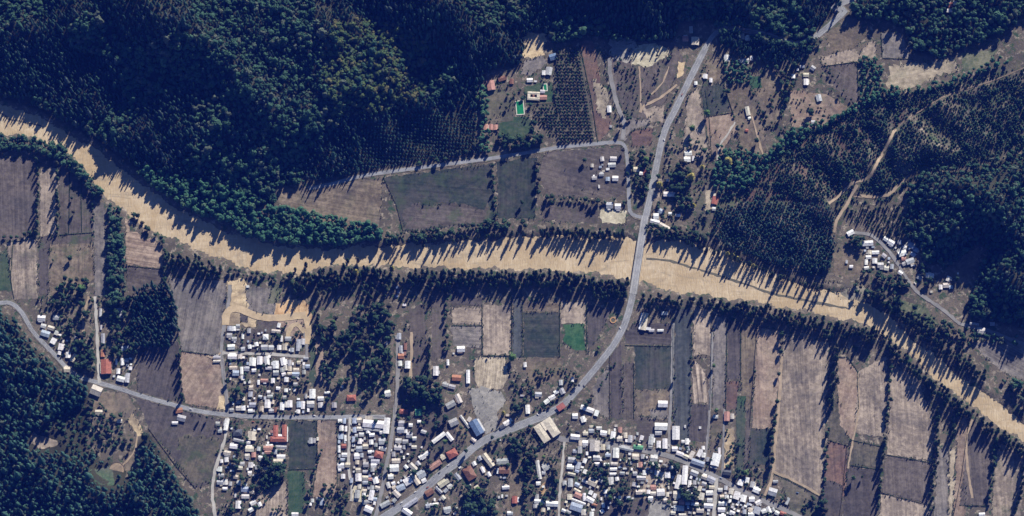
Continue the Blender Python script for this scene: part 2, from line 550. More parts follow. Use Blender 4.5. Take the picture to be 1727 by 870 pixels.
# ------------------------------------------------------------------ landmarks, so that every label can say where a thing stands
LM = [("road bridge", 1078, 435), ("cream courtyard hall", 922, 725), ("red U-shaped school", 470, 735), ("white factory hall", 632, 717), ("blue-roofed hall", 803, 720),
      ("long red-roofed shed", 179, 618), ("green swimming pool", 877, 182), ("long cream barn", 1087, 542), ("red-roofed forest cottage", 1206, 338),
      ("orange earth pit", 492, 521), ("bright green plot", 967, 568), ("tan gravel clearing", 903, 82), ("pale roadside gravel lot", 1090, 95), ("striped straw field", 828, 632),
      ("round sandy ring", 197, 792), ("hamlet junction", 1512, 443), ("grey grove", 260, 530), ("tan dry meadow", 1570, 118), ("big white courtyard shed", 1207, 776),
      ("white L-shaped workshop", 747, 737), ("green-roofed house", 706, 695), ("wide white warehouse", 1115, 719), ("sandy yard", 1230, 755), ("straight poplar avenue", 1405, 640)]
USED = {}
DIRS = ['east', 'east-north-east', 'north-east', 'north-north-east', 'north', 'north-north-west', 'north-west', 'west-north-west', 'west', 'west-south-west', 'south-west', 'south-south-west', 'south', 'south-south-east', 'south-east', 'east-south-east']
PENDING = {}
def place(o, desc, px, py):
    """note which landmark a thing stands nearest and in which direction from it; labels are written once all are known"""
    n, lx, ly = min(LM, key=lambda l: math.hypot(px - l[1], py - l[2]))
    a = DIRS[int(round(math.degrees(math.atan2(ly - py, px - lx)) / 22.5)) % 16]
    PENDING.setdefault((desc, a, n), []).append((math.hypot(px - lx, py - ly), o))
ORD = ['', 'second-nearest', 'third-nearest', 'fourth-nearest', 'fifth-nearest', 'sixth-nearest', 'seventh-nearest', 'eighth-nearest', 'ninth-nearest', 'tenth-nearest', 'eleventh-nearest', 'twelfth-nearest']
def write_labels():
    for (desc, a, n), v in PENDING.items():
        v.sort(key=lambda t: t[0])
        for k, (d, o) in enumerate(v):
            w = '' if len(v) == 1 else 'nearest' if k == 0 else ORD[k] if k < len(ORD) else f'{k + 1}th-nearest'
            o['label'] = f"{w} {desc} {a} of the {n}".strip()

# ------------------------------------------------------------------ fields and bare ground, colours are the soil's own
TONE = dict(
    DK=((.061, .056, .056), (.092, .080, .076)), DB=((.077, .067, .062), (.120, .102, .091)), BR=((.120, .098, .074), (.198, .160, .118)), PK=((.225, .165, .128), (.310, .240, .185)),
    TN=((.215, .178, .145), (.345, .285, .225)), LT=((.310, .262, .192), (.420, .360, .268)), SD=((.46, .35, .21), (.55, .44, .28)), OR=((.45, .28, .14), (.52, .37, .21)),
    GN=((.030, .066, .036), (.064, .086, .052)), BG=((.022, .080, .034), (.052, .112, .052)), GD=((.026, .040, .036), (.056, .058, .052)), GY=((.140, .130, .124), (.215, .192, .172)),
    OL=((.080, .078, .062), (.140, .122, .092)), RD=((.120, .078, .070), (.180, .115, .090)), LG=((.225, .220, .205), (.31, .295, .265)), YL=((.40, .36, .26), (.52, .48, .36)), PG=((.080, .105, .060), (.17, .17, .115)),
    BK=((.050, .062, .066), (.078, .086, .088)))
WORD = dict(DK='dark ploughed', DB='dark brown', BR='brown', PK='reddish brown', TN='tan stubble', LT='pale straw', SD='bare sandy', OR='orange bare earth', GN='green', BG='bright green',
            GD='dark green', GY='grey fallow', OL='olive brown', RD='rust red', LG='light grey gravel', YL='pale yellowish', PG='thin green', BK='dark bluish')
# tone, furrow direction in degrees from east (None: no furrows), furrow depth, grass patches, outline
FIELDS = """
DB 93 .35 0|-60,262 62,268 62,385 30,404 -60,412
TN 92 .3 .1|68,284 95,284 97,330 93,398 68,415
DB 92 .3 .25|101,272 155,280 157,392 100,396
DB 90 .2 .7|66,398 156,396 158,412 120,424 66,420
TN 95 .45 .2|12,410 62,402 63,504 22,506
GN 92 .2 .3|-60,428 14,428 20,490 -60,492
DK 92 .2 0|66,420 82,418 82,498 66,496
BR 92 .3 .4|84,412 156,410 158,470 130,500 84,500
GY 92 .3 .2|158,288 178,300 178,420 176,500 160,500
PK 170 .5 0|212,368 232,380 275,418 274,452 212,446
DB 170 .4 0|214,449 274,455 274,490 216,490
GY 80 .4 .1|284,468 384,474 376,560 368,600 306,592 296,520
DK 80 .3 0|232,578 300,576 306,620 308,668 284,676 232,662
PK 60 .25 .15|306,592 368,600 378,632 385,692 312,680 300,620
DK 70 .25 .1|228,666 300,690 376,708 379,730 356,812 330,822 286,762 250,722
OL 70 .2 .5 2.6|300,735 372,738 356,806 330,820 300,780
SD 0 0 0|369,668 384,670 386,692 365,690 368,680
SD 0 .2 0 2|382,474 412,470 418,500 424,512 430,526 400,520 384,516
SD 0 .2 0 2|378,520 406,520 432,530 432,552 414,552 404,548 384,548
OR 85 .35 0 1.6|462,512 492,505 514,507 525,518 526,548 514,546 500,538 462,536
GY 88 .3 .2|413,482 468,486 463,530 420,526
PG 88 .2 .6|462,476 478,484 466,512 450,512
DK 10 .2 0|405,527 420,530 416,545 406,542
DB 90 .2 .3|434,540 480,540 480,560 434,560
PK 90 .2 0 2|470,536 522,534 526,575 500,574 484,560 468,544
DB 92 .2 .2|403,556 442,556 440,594 402,594
GN 90 .1 .2|522,572 531,572 531,652 522,652
PK 90 .2 0|533,560 546,572 544,650 532,650
GD 88 .25 .3|488,711 533,708 535,790 486,792
GN 90 .2 .1|486,792 514,796 512,866 485,868
PK 90 .25 .1|536,708 568,707 568,838 528,838 534,780
TN 90 .4 0|432,832 484,812 485,930 432,930
BR 170 .35 .15|470,319 545,310 605,303 645,300 640,386 600,388 540,376 500,362 469,342
GD 175 .3 .4|646,300 700,292 830,276 834,374 760,382 680,391 668,345
DB 175 .35 .6 4|680,352 700,342 730,346 770,340 800,352 826,346 826,372 740,382 682,389
GD 90 .3 .3|837,273 906,263 902,368 840,370
DB 165 .3 .1|920,256 980,252 1055,247 1056,330 990,334 922,328 906,292
DK 165 .3 0 2.6|945,288 1000,280 1012,302 1008,324 960,312
DB 170 .25 .2|912,340 1010,346 1006,376 916,372
YL 0 .1 .2|1011,352 1058,356 1054,378 1016,376
OL 82 .2 .2|936,84 976,78 998,180 1002,236 943,244 897,196 905,166 934,164
RD 80 .2 .15|979,70 1000,68 1012,130 1032,215 1010,240 998,180
LT 80 .1 0 2.6|1000,132 1014,140 1026,160 1020,200 1008,190
DB 80 .25 .35|1022,70 1140,70 1152,98 1122,172 1092,202 1062,196 1036,160
YL 0 .1 .2 3.5|1060,88 1076,76 1100,74 1124,80 1128,98 1106,104 1090,112 1064,108
LG 0 .1 .1 3.5|1028,66 1066,64 1076,78 1064,100 1040,104 1030,92
TN 0 .15 .1 2.6|1082,182 1120,178 1118,206 1092,209
RD 0 .2 .1|1064,221 1100,216 1098,246 1066,246
GY 80 .2 0|1046,192 1080,204 1096,200 1092,214 1064,220 1054,238 1046,240
SD 70 .1 0|1143,104 1156,104 1150,128 1142,132
TN 80 .2 .2|1160,160 1180,146 1186,192 1196,266 1176,272 1152,250
GD 88 .35 .2|1181,146 1220,140 1232,188 1190,196
PK 80 .2 .2|1190,198 1236,190 1242,216 1212,268 1198,266
BR 80 .2 .2|1224,146 1266,140 1288,196 1292,262 1252,262 1240,204
BR 80 .2 .3|1266,140 1304,118 1326,150 1318,200 1294,216
BG 0 .1 0|1262,131 1281,128 1285,147 1269,151
BR 80 .2 .2|1188,102 1216,100 1217,138 1190,132
TN 80 .25 .1|1384,98 1440,80 1450,94 1446,104 1386,112
DB 80 .25 .1|1386,112 1446,104 1448,172 1436,177 1404,142
TN 80 .2 .1|1450,92 1462,72 1476,70 1478,96 1452,98
GY 85 .25 .1|1486,55 1520,56 1536,98 1490,98
LT 10 .2 .25 2.6|1500,110 1556,106 1608,99 1620,118 1560,136 1532,152 1494,146
BR 20 .2 .2|1394,42 1438,46 1462,60 1440,82 1400,88
PK 0 .15 .35|1330,152 1388,158 1428,178 1418,202 1376,216 1336,214
PG 10 .2 .4|1620,90 1682,84 1662,112 1626,122
DK 175 .25 0|762,492 812,500 812,516 762,516
TN 175 .3 0|762,518 812,518 812,547 762,545
GY 175 .3 .1|760,550 812,550 812,586 764,582
TN 92 .35 0|815,514 862,514 862,598 815,598
LT 84 .5 0|801,603 850,600 859,636 846,656 808,656 800,640
BK 90 .2 0|865,488 880,488 880,602 865,602
BR 0 .3 0|883,508 943,510 943,526 883,524
GD 0 .35 .2|883,526 943,528 943,602 883,602
TN 90 .25 .1|946,508 988,510 988,546 946,546
BG 90 .1 0|949,547 986,546 987,590 972,592 952,578
DK 90 .25 .1|990,514 1032,520 1012,562 992,596
BR 60 .2 .3|886,604 946,602 948,642 892,650
DB 92 .2 .2|690,520 716,512 722,640 696,640
DB 92 .2 .2|728,496 750,490 752,600 728,610
GY 92 .25 .1|999,654 1027,614 1027,706 1001,692
DK 90 .3 0|1029,588 1049,560 1048,706 1030,706
DB 90 .3 .1|1051,612 1068,612 1068,706 1051,706
DK 175 .35 0|1054,560 1072,544 1134,546 1134,582 1054,580
GD 90 .35 .2|1070,584 1133,586 1133,655 1071,656
BR 90 .2 .2|1072,658 1131,658 1130,702 1072,700
DB 0 .2 .1|1072,704 1108,704 1092,746 1074,742
BK 90 .3 0|1137,520 1166,520 1165,660 1162,742 1137,740
TN 90 .3 0|1170,520 1199,522 1199,600 1170,598
TN 95 .9 0|1168,603 1184,622 1197,636 1196,680 1167,680
DK 92 .35 0|1166,682 1196,682 1193,746 1160,742
GY 92 .3 0|1204,532 1225,536 1223,692 1202,692
DK 92 .3 0|1227,540 1248,542 1248,640 1226,640
RD 92 .2 0|1224,643 1246,643 1243,692 1223,692
BR 92 .3 .1|1250,545 1276,550 1272,640 1264,690 1250,690
GN 92 .2 0|1243,668 1258,668 1254,802 1240,800
DB 92 .3 0|1258,690 1266,690 1262,802 1254,802
PK 92 .25 .15|1278,552 1317,560 1314,640 1304,722 1268,722
GD 92 .2 .2|1266,724 1302,720 1297,782 1263,790
SD 0 .1 0|1222,724 1238,724 1238,786 1220,792
TN 92 .35 .05|1322,568 1398,578 1392,700 1386,836 1330,808 1304,796 1314,690
OL 92 .2 0|1399,668 1420,682 1432,748 1398,742
RD 92 .3 0|1396,744 1430,752 1426,836 1388,838
DK 92 .2 0|1388,808 1421,818 1414,930 1384,930
PK 80 .25 .1|1412,604 1430,604 1446,626 1447,682 1438,744 1416,716
TN 92 .35 0|1449,626 1496,598 1496,650 1490,738 1440,730
OL 92 .3 0|1436,742 1489,752 1484,788 1432,782
DK 92 .3 0|1430,786 1484,794 1476,930 1414,930
TN 92 .3 0|1503,612 1550,640 1574,722 1572,778 1496,766
DB 92 .3 0|1496,768 1572,782 1565,850 1486,830
TN 92 .3 0|1486,832 1565,853 1558,930 1478,930
GY 92 .3 0|1580,760 1600,748 1596,930 1574,930
LT 92 .25 0|1602,756 1613,752 1604,930 1597,930
PK 92 .2 .1|1616,706 1634,708 1624,930 1605,930
DB 92 .35 0|1636,708 1672,732 1668,852 1618,852
TN 92 .3 .3|1682,748 1732,760 1715,930 1668,930
BR 92 .3 0|1740,790 1800,840 1800,930 1722,930
GY 150 .4 0|1636,578 1727,566 1860,580 1860,700 1727,642 1690,626
BR 30 .2 .3|1598,452 1650,416 1656,424 1638,470 1612,494 1600,480
BR 30 .1 .4|1402,408 1450,420 1472,450 1440,472 1406,462
PG 40 .2 .4|1500,500 1560,516 1582,546 1544,552
YL 0 .1 0|1408,492 1458,482 1466,498 1444,516 1420,506
OL 60 .1 .5|1360,470 1420,476 1440,482 1404,494 1362,482
TN 0 .1 .1|54,730 96,742 96,752 64,756 52,744
SD 40 .1 0|197,664 212,664 226,700 241,728 232,736 214,706
BR 60 .1 .3|150,664 214,660 230,690 206,716 160,700
GN 0 .1 0|150,792 188,784 194,818 164,822
BR 60 .1 .2|208,770 236,752 238,796 212,806
SD 10 .1 0 2.6|882,62 898,54 922,58 918,92 896,100 884,98
GY 20 .1 0|884,102 916,94 924,106 894,128 878,124
GN 0 .1 0|884,146 930,138 934,172 888,176
GN 0 .1 .2|840,196 890,196 904,224 872,238 842,232
OL 0 .1 .3|820,150 866,150 866,204 822,210
DB 90 .2 .2|580,700 660,700 640,830 580,830
YL 0 .1 0|592,818 612,818 610,846 594,846
DB 30 .2 .3|690,700 780,690 800,740 720,790 672,790
BR 40 .2 .3|770,690 800,680 830,745 800,760 770,740
BR 30 .1 .5 2|808,656 850,660 866,690 848,716 832,730 824,700
LG 30 .1 0 1.6|791,654 820,653 846,660 854,676 838,700 842,732 824,740 806,712 797,684
BR 60 .2 .3|862,760 890,790 884,870 866,900 850,840
OR 40 .1 0|908,834 914,816 924,812 924,824 916,834
BR 0 .2 .2|900,856 942,856 942,930 898,930
DB 0 .2 .4|1020,842 1080,834 1130,845 1130,930 1020,930
LG 30 .1 0|1098,846 1130,844 1131,930 1080,930
GY 90 .15 .1|1096,690 1128,690 1128,706 1096,708
TN 0 .1 .2|1090,760 1130,760 1120,840 1084,840
BR 0 .2 .3|1200,690 1222,690 1220,790 1196,800
OL 0 .2 .4|1312,800 1380,836 1376,900 1340,880
BR 20 .2 .3|1096,340 1150,340 1150,372 1100,392
TN 80 .2 .3|1100,300 1118,300 1112,350 1098,350
OL 80 .1 .4|1172,320 1200,310 1198,380 1176,400
LT 75 .1 0|1190,322 1206,320 1202,354 1188,356
"""
SHEETS = []
EDGES = []
def add_field(i, ln):
    head, pts = ln.split('|')
    tone, ang, fur, gr, *wb = head.split()
    a = arr(pts)
    poly = G(a)
    if P(a[:, 0].mean(), a[:, 1].mean())[2][0] > 1.0:      # a clearing on a slope: follow the hill
        x, y, z = P(a[:, 0], a[:, 1]); poly = np.column_stack([x, y])
    lo, hi = poly.min(0), poly.max(0)
    lay = 1
    for (l2, h2, k) in SHEETS:
        if (lo < h2 + 2).all() and (hi > l2 - 2).all(): lay = max(lay, k + 1)
    SHEETS.append((lo, hi, lay)); EDGES.append(a)
    o = sheet('field', poly, M['soil'], .03 + .02 * lay, seed=i, wob=float(wb[0]) if wb else 1.25)
    A, B = TONE[tone]
    r = np.random.default_rng(i + 50).uniform(.9, 1.1)
    o['tone_a'] = [v * r for v in A]; o['tone_b'] = [v * r for v in B]
    th = math.radians(float(ang) + 90)
    o['furrow_x'] = math.cos(th); o['furrow_y'] = math.sin(th); o['furrow'] = float(fur); o['sward'] = float(gr)
    tag(o, kind='structure')
    place(o, f"{WORD[tone]} field", float(a[:, 0].mean()), float(a[:, 1].mean()))
for i, ln in enumerate(l for l in FIELDS.strip().split('\n') if l):
    add_field(i, ln)
FIELD_TOP = .03 + .02 * max(k for _, _, k in SHEETS)

# young plantation ground: rust-coloured soil between the saplings
yo = sheet('field', F_YOUNG, M['soil'], .05, step=16, seed=400)
yo['tone_a'] = [.062, .056, .044]; yo['tone_b'] = [.105, .098, .066]; yo['furrow_x'] = .7; yo['furrow_y'] = .7; yo['furrow'] = .3; yo['sward'] = .85
tag(yo, 'rust-brown hillside planted with young pines east of the village', kind='structure')

rp = sheet('field', G('1214,336 1262,318 1330,250 1440,190 1500,170 1540,168 1500,240 1460,296 1400,340 1300,338'), M['soil'], .12, step=16, seed=401, wob=3)
rp['tone_a'] = [.085, .052, .044]; rp['tone_b'] = [.130, .090, .068]; rp['furrow_x'] = .7; rp['furrow_y'] = .7; rp['furrow'] = .3; rp['sward'] = .3
tag(rp, 'reddish soil of the lower planted slope', kind='structure')

# ------------------------------------------------------------------ roads, lanes and tracks: name, colour, width, label | line
AS, PL, DT, GV = (.245, .252, .266), (.40, .385, .35), (.35, .275, .195), (.235, .23, .225)
ROADS = [
 ('road', AS, 11, 'grey main highway crossing the river bridge into the village', "1190,80 1180,100 1165,130 1141,180 1122,218 1112,256 1103,300 1095,340 1088,368"),
 ('road', AS, 10, 'grey highway entering at the north-east corner', "1900,-160 1445,-5 1425,18 1400,42 1378,60"),
 ('road', AS, 8, 'shaded highway stretch hidden under the north trees', "1378,60 1340,74 1290,62 1240,48 1212,52 1197,68 1190,80"),
 ('road', AS, 11, 'grey highway curving south from the bridge to the village', "1068,492 1062,520 1052,550 1036,580 1010,614 978,652 952,680 920,700"),
 ('road', AS, 13, 'wide grey main street running south-west through the village', "920,700 880,716 845,730 808,748 770,780 740,803 700,838 660,864 600,905"),
 ('road', AS, 6, 'narrow grey road west past the orchard', "1088,368 1066,361 1061,345 1060,300 1057,262 1052,244 1038,240 1000,243 940,249 880,259 820,268 760,276 700,284 640,292 605,298 560,310 520,318"),
 ('road', AS, 7, 'grey west road skirting the dark forested hill', "-60,512 0,511 18,511 36,526 55,558 75,580 96,602 112,620 134,636 158,643 200,655 240,668 290,682 340,694 390,700 440,703 520,704 600,703 650,703"),
 ('street', GV, 6, 'pale lane along the west edge of the estate', "384,700 381,660 376,625 373,592 376,560 384,520 388,480"),
 ('street', PL, 5, 'pale curving lane south of the crossroads', "385,704 379,740 364,788 358,828 362,862 366,900"),
 ('street', PL, 5, 'short pale street between the estate houses', "375,595 400,596 440,597 480,599 518,602"),
 ('street', GV, 5, 'short concrete drive at the east end of the estate', "517,602 517,575 510,555"),
 ('street', PL, 4.5, 'straight pale lane west of the white factory hall', "590,704 589,740 588,790 593,820 592,845"),
 ('street', GV, 6, 'north-south village street east of the white factory hall', "671,570 671,625 670,660 665,700 661,735 653,780 645,820 637,858 630,880"),
 ('street', GV, 8, 'grey street running east through the village houses', "930,706 942,738 975,742 1010,746 1060,756 1110,764 1150,777 1185,794 1215,808 1250,828 1290,846 1330,862 1380,890"),
 ('street', PL, 4, 'narrow pale lane south from the courtyard hall', "952,745 948,790 944,830 942,900"),
 ('street', GV, 4, 'short grey lane south off the east street', "1033,752 1030,785 1028,815"),
 ('street', PL, 6, 'pale lane south off the east street', "1208,806 1206,840 1202,900"),
 ('street', GV, 5, 'grey lane between the wide white warehouse and fields', "1135,545 1134,600 1133,655 1130,700 1128,762"),
 ('street', GV, 4, 'grey farm lane along the dark ploughed strip', "1201,560 1199,640 1196,700 1192,750 1186,788"),
 ('street', GV, 4, 'grey lane beside the sandy yard', "1222,690 1220,740 1218,802"),
 ('path', DT, 5, 'tan farm track beside the straight tall hedge', "1318,600 1314,680 1307,752 1304,796 1290,836"),
 ('path', DT, 4, 'tan farm track from the hedge to the village', "1304,796 1330,806 1360,822 1384,836"),
 ('road', GV, 5.5, 'grey hamlet road climbing below the eastern forest', "1440,392 1462,394 1476,401 1500,425 1520,455 1545,490 1580,515 1605,534 1618,545 1660,556 1727,580 1800,600"),
 ('path', PL, 3, 'short pale drive up to the hamlet houses', "1512,424 1526,412 1536,404"),
 ('path', DT, 4.5, 'tan forest track winding down the planted hill', "1510,218 1496,245 1476,280 1464,300 1440,308 1420,325 1398,344"),
 ('path', DT, 5, 'tan forest track dropping to the hamlet', "1446,312 1436,330 1425,350 1413,366 1406,392"),
 ('path', DT, 4.5, 'faint tan track branching east in the planted hill', "1440,330 1490,331 1512,316 1538,292"),
 ('path', (.20, .16, .12), 2.5, 'tan firebreak track along the upper edge of the young pines', "1508,220 1536,196 1600,160 1680,134 1760,100"),
 ('path', PL, 3, 'pale curved drive below the two round trees', "1240,206 1226,228 1213,248 1210,270"),
 ('path', DT, 3, 'tan drive past the long white shed', "1268,196 1276,224 1288,264"),
 ('path', DT, 4, 'tan footpath crossing the scrub lot', "1080,190 1086,178 1112,166 1142,143"),
 ('path', DT, 2.5, 'faint footpath along the scrub lot', "1078,112 1080,150 1080,188"),
 ('path', DT, 2.5, 'faint footpath rising through the scrub lot', "1098,160 1118,138 1128,112"),
 ('path', GV, 7, 'grey gravel lane beside the scrub lot', "1028,98 1030,130 1042,180 1052,205 1050,236"),
 ('path', (.46, .36, .23), 12, 'sandy haul road around the building plots', "380,548 383,528 396,520 414,525 436,534 470,536 516,531"),
 ('path', (.46, .36, .23), 10, 'sandy haul road down the east of the plots', "516,532 520,560 517,580"),
 ('path', (.44, .35, .23), 8, 'sandy spur looping over the plots', "485,580 488,556 500,547 514,560"),
 ('path', PL, 5, 'pale dirt lane beside the long sheds', "160,500 163,545 165,600 168,646"),
 ('path', DT, 4, 'tan farm path beside the west field hedge', "150,500 142,530 140,560"),
 ('path', DT, 3, 'tan path from the bend towards the greenhouses', "350,600 362,604 372,594"),
 ('path', DT, 3, 'sandy path to the round ring', "232,736 226,762 206,786"),
 ('path', DT, 5, 'tan path down the long south gardens', "694,560 694,600 692,640"),
 ('path', DT, 4, 'tan track along the right field', "1640,708 1630,740 1632,790 1640,840"),
 ('path', DT, 3, 'tan track between the brown and tan strips', "1446,630 1448,690 1438,745 1430,790"),
]
ROADPX = []
MAINQ = []
for k, (nm, c, w_, lab, pts) in enumerate(ROADS):
    a = arr(pts)
    if nm == 'path' or 'hamlet' in lab:
        x, y, z = P(a[:, 0], a[:, 1]); q0 = np.column_stack([x, y])
    else:
        q0 = G(a)
    if nm != 'path' and (c is AS or w_ > 5.5):
        vo, _q, _n = ribbon('verge', q0, w_ + (3.2 if c is AS else 2), M['soil'], FIELD_TOP + .012 + .0005 * k, seed=k + 77, wob=1.1)
        vo['tone_a'] = [.12, .105, .082]; vo['tone_b'] = [.22, .19, .15]; vo['furrow_x'] = 1.0; vo['furrow_y'] = 0.0; vo['furrow'] = 0.0; vo['sward'] = .7
        tag(vo, 'dusty verge of the ' + lab, kind='structure')
    o, q, nr = ribbon(nm, q0, w_, M['road'], FIELD_TOP + .05 + .006 * k, seed=k, wob=.18 if c is AS else .5)
    o['tone_a'] = list(c)
    tag(o, lab, kind='structure')
    ROADPX.append((q0, w_))
    if c is AS: MAINQ.append((o, q, nr, w_))

# painted edge and centre lines on the asphalt
for o, q, nr, w_ in MAINQ:
    if w_ < 7: continue
    z = FIELD_TOP + .35
    for side in (-1, 1):
        v, f = [], []
        for i in range(len(q)):
            for e in (-.07, .07):
                p_ = q[i] + nr[i] * (side * (w_ / 2 - 1.3) + e)
                v.append((p_[0], p_[1], max(height(p_[0], p_[1]), -.2) + z))
        for i in range(len(q) - 1): f.append((2 * i, 2 * i + 2, 2 * i + 3, 2 * i + 1))
        link('edge_line', mesh('edge_line', v, f, [M['paint']]), o)
    v, f = [], []
    for i in range(0, len(q) - 1, 2):
        n0 = len(v)
        for j, e in ((i, -.1), (i, .1), (i + 1, .1), (i + 1, -.1)):
            p_ = q[j] + nr[j] * e
            v.append((p_[0], p_[1], max(height(p_[0], p_[1]), -.2) + z))
        f.append((n0, n0 + 3, n0 + 2, n0 + 1))
    tag(link('centre_line', mesh('centre_line', v, f, [M['paint']]), o), kind='stuff')

# narrow dark olive bands laid flat along the river bed
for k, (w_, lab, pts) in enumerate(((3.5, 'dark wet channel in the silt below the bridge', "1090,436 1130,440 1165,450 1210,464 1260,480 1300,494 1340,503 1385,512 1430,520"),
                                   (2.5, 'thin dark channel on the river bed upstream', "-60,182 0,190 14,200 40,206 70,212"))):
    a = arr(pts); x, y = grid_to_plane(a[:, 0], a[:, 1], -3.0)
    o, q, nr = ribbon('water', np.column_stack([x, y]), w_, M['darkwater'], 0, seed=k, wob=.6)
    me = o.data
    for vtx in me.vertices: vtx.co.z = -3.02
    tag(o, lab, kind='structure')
# ------------------------------------------------------------------ road bridge
def bridge():
    a, b = G("1088,366 1068,494")
    d = b - a; L = float(np.hypot(*d)); rz = math.atan2(d[1], d[0])
    c = (a + b) / 2
    t = empty('road_bridge', (c[0], c[1], -3.2), rz)
    tag(t, 'long grey concrete road bridge with parapets over the tan river', 'bridge')
    top = 3.2 + FIELD_TOP + .35
    deck = link('deck', MB().box(0, 0, top - .9, L + 4, 12.8, .9).me('deck', [M['road']]), t)
    deck['tone_a'] = [.285, .29, .30]
    for s in (-1, 1):
        link('parapet', MB().box(0, s * 6.2, top, L + 4, .4, 1.1).me('parapet', [M['concrete']]), t)
        e = link('edge_line', MB().box(0, s * 4.3, top, L + 3, .24, .012).me('edge_line', [M['paint']]), t)
    cl = MB()
    for i in range(int(L // 9)): cl.box(-L / 2 + 5 + i * 9, 0, top, 4, .2, .012)
    tag(link('centre_line', cl.me('centre_line', [M['paint']]), t), kind='stuff')
    for i in range(6):
        x = -L / 2 + L * (i + .5) / 6
        link('pier', MB().box(x, 0, -1.5, 1.4, 9.5, top - .9 + 1.5, taper=.95).me('pier', [M['concrete']]), t)
    for s in (-1, 1):
        link('abutment', MB().box(s * (L / 2), 0, -1.5, 3, 11.2, top - .9 + 1.5).me('abutment', [M['concrete']]), t)
bridge()

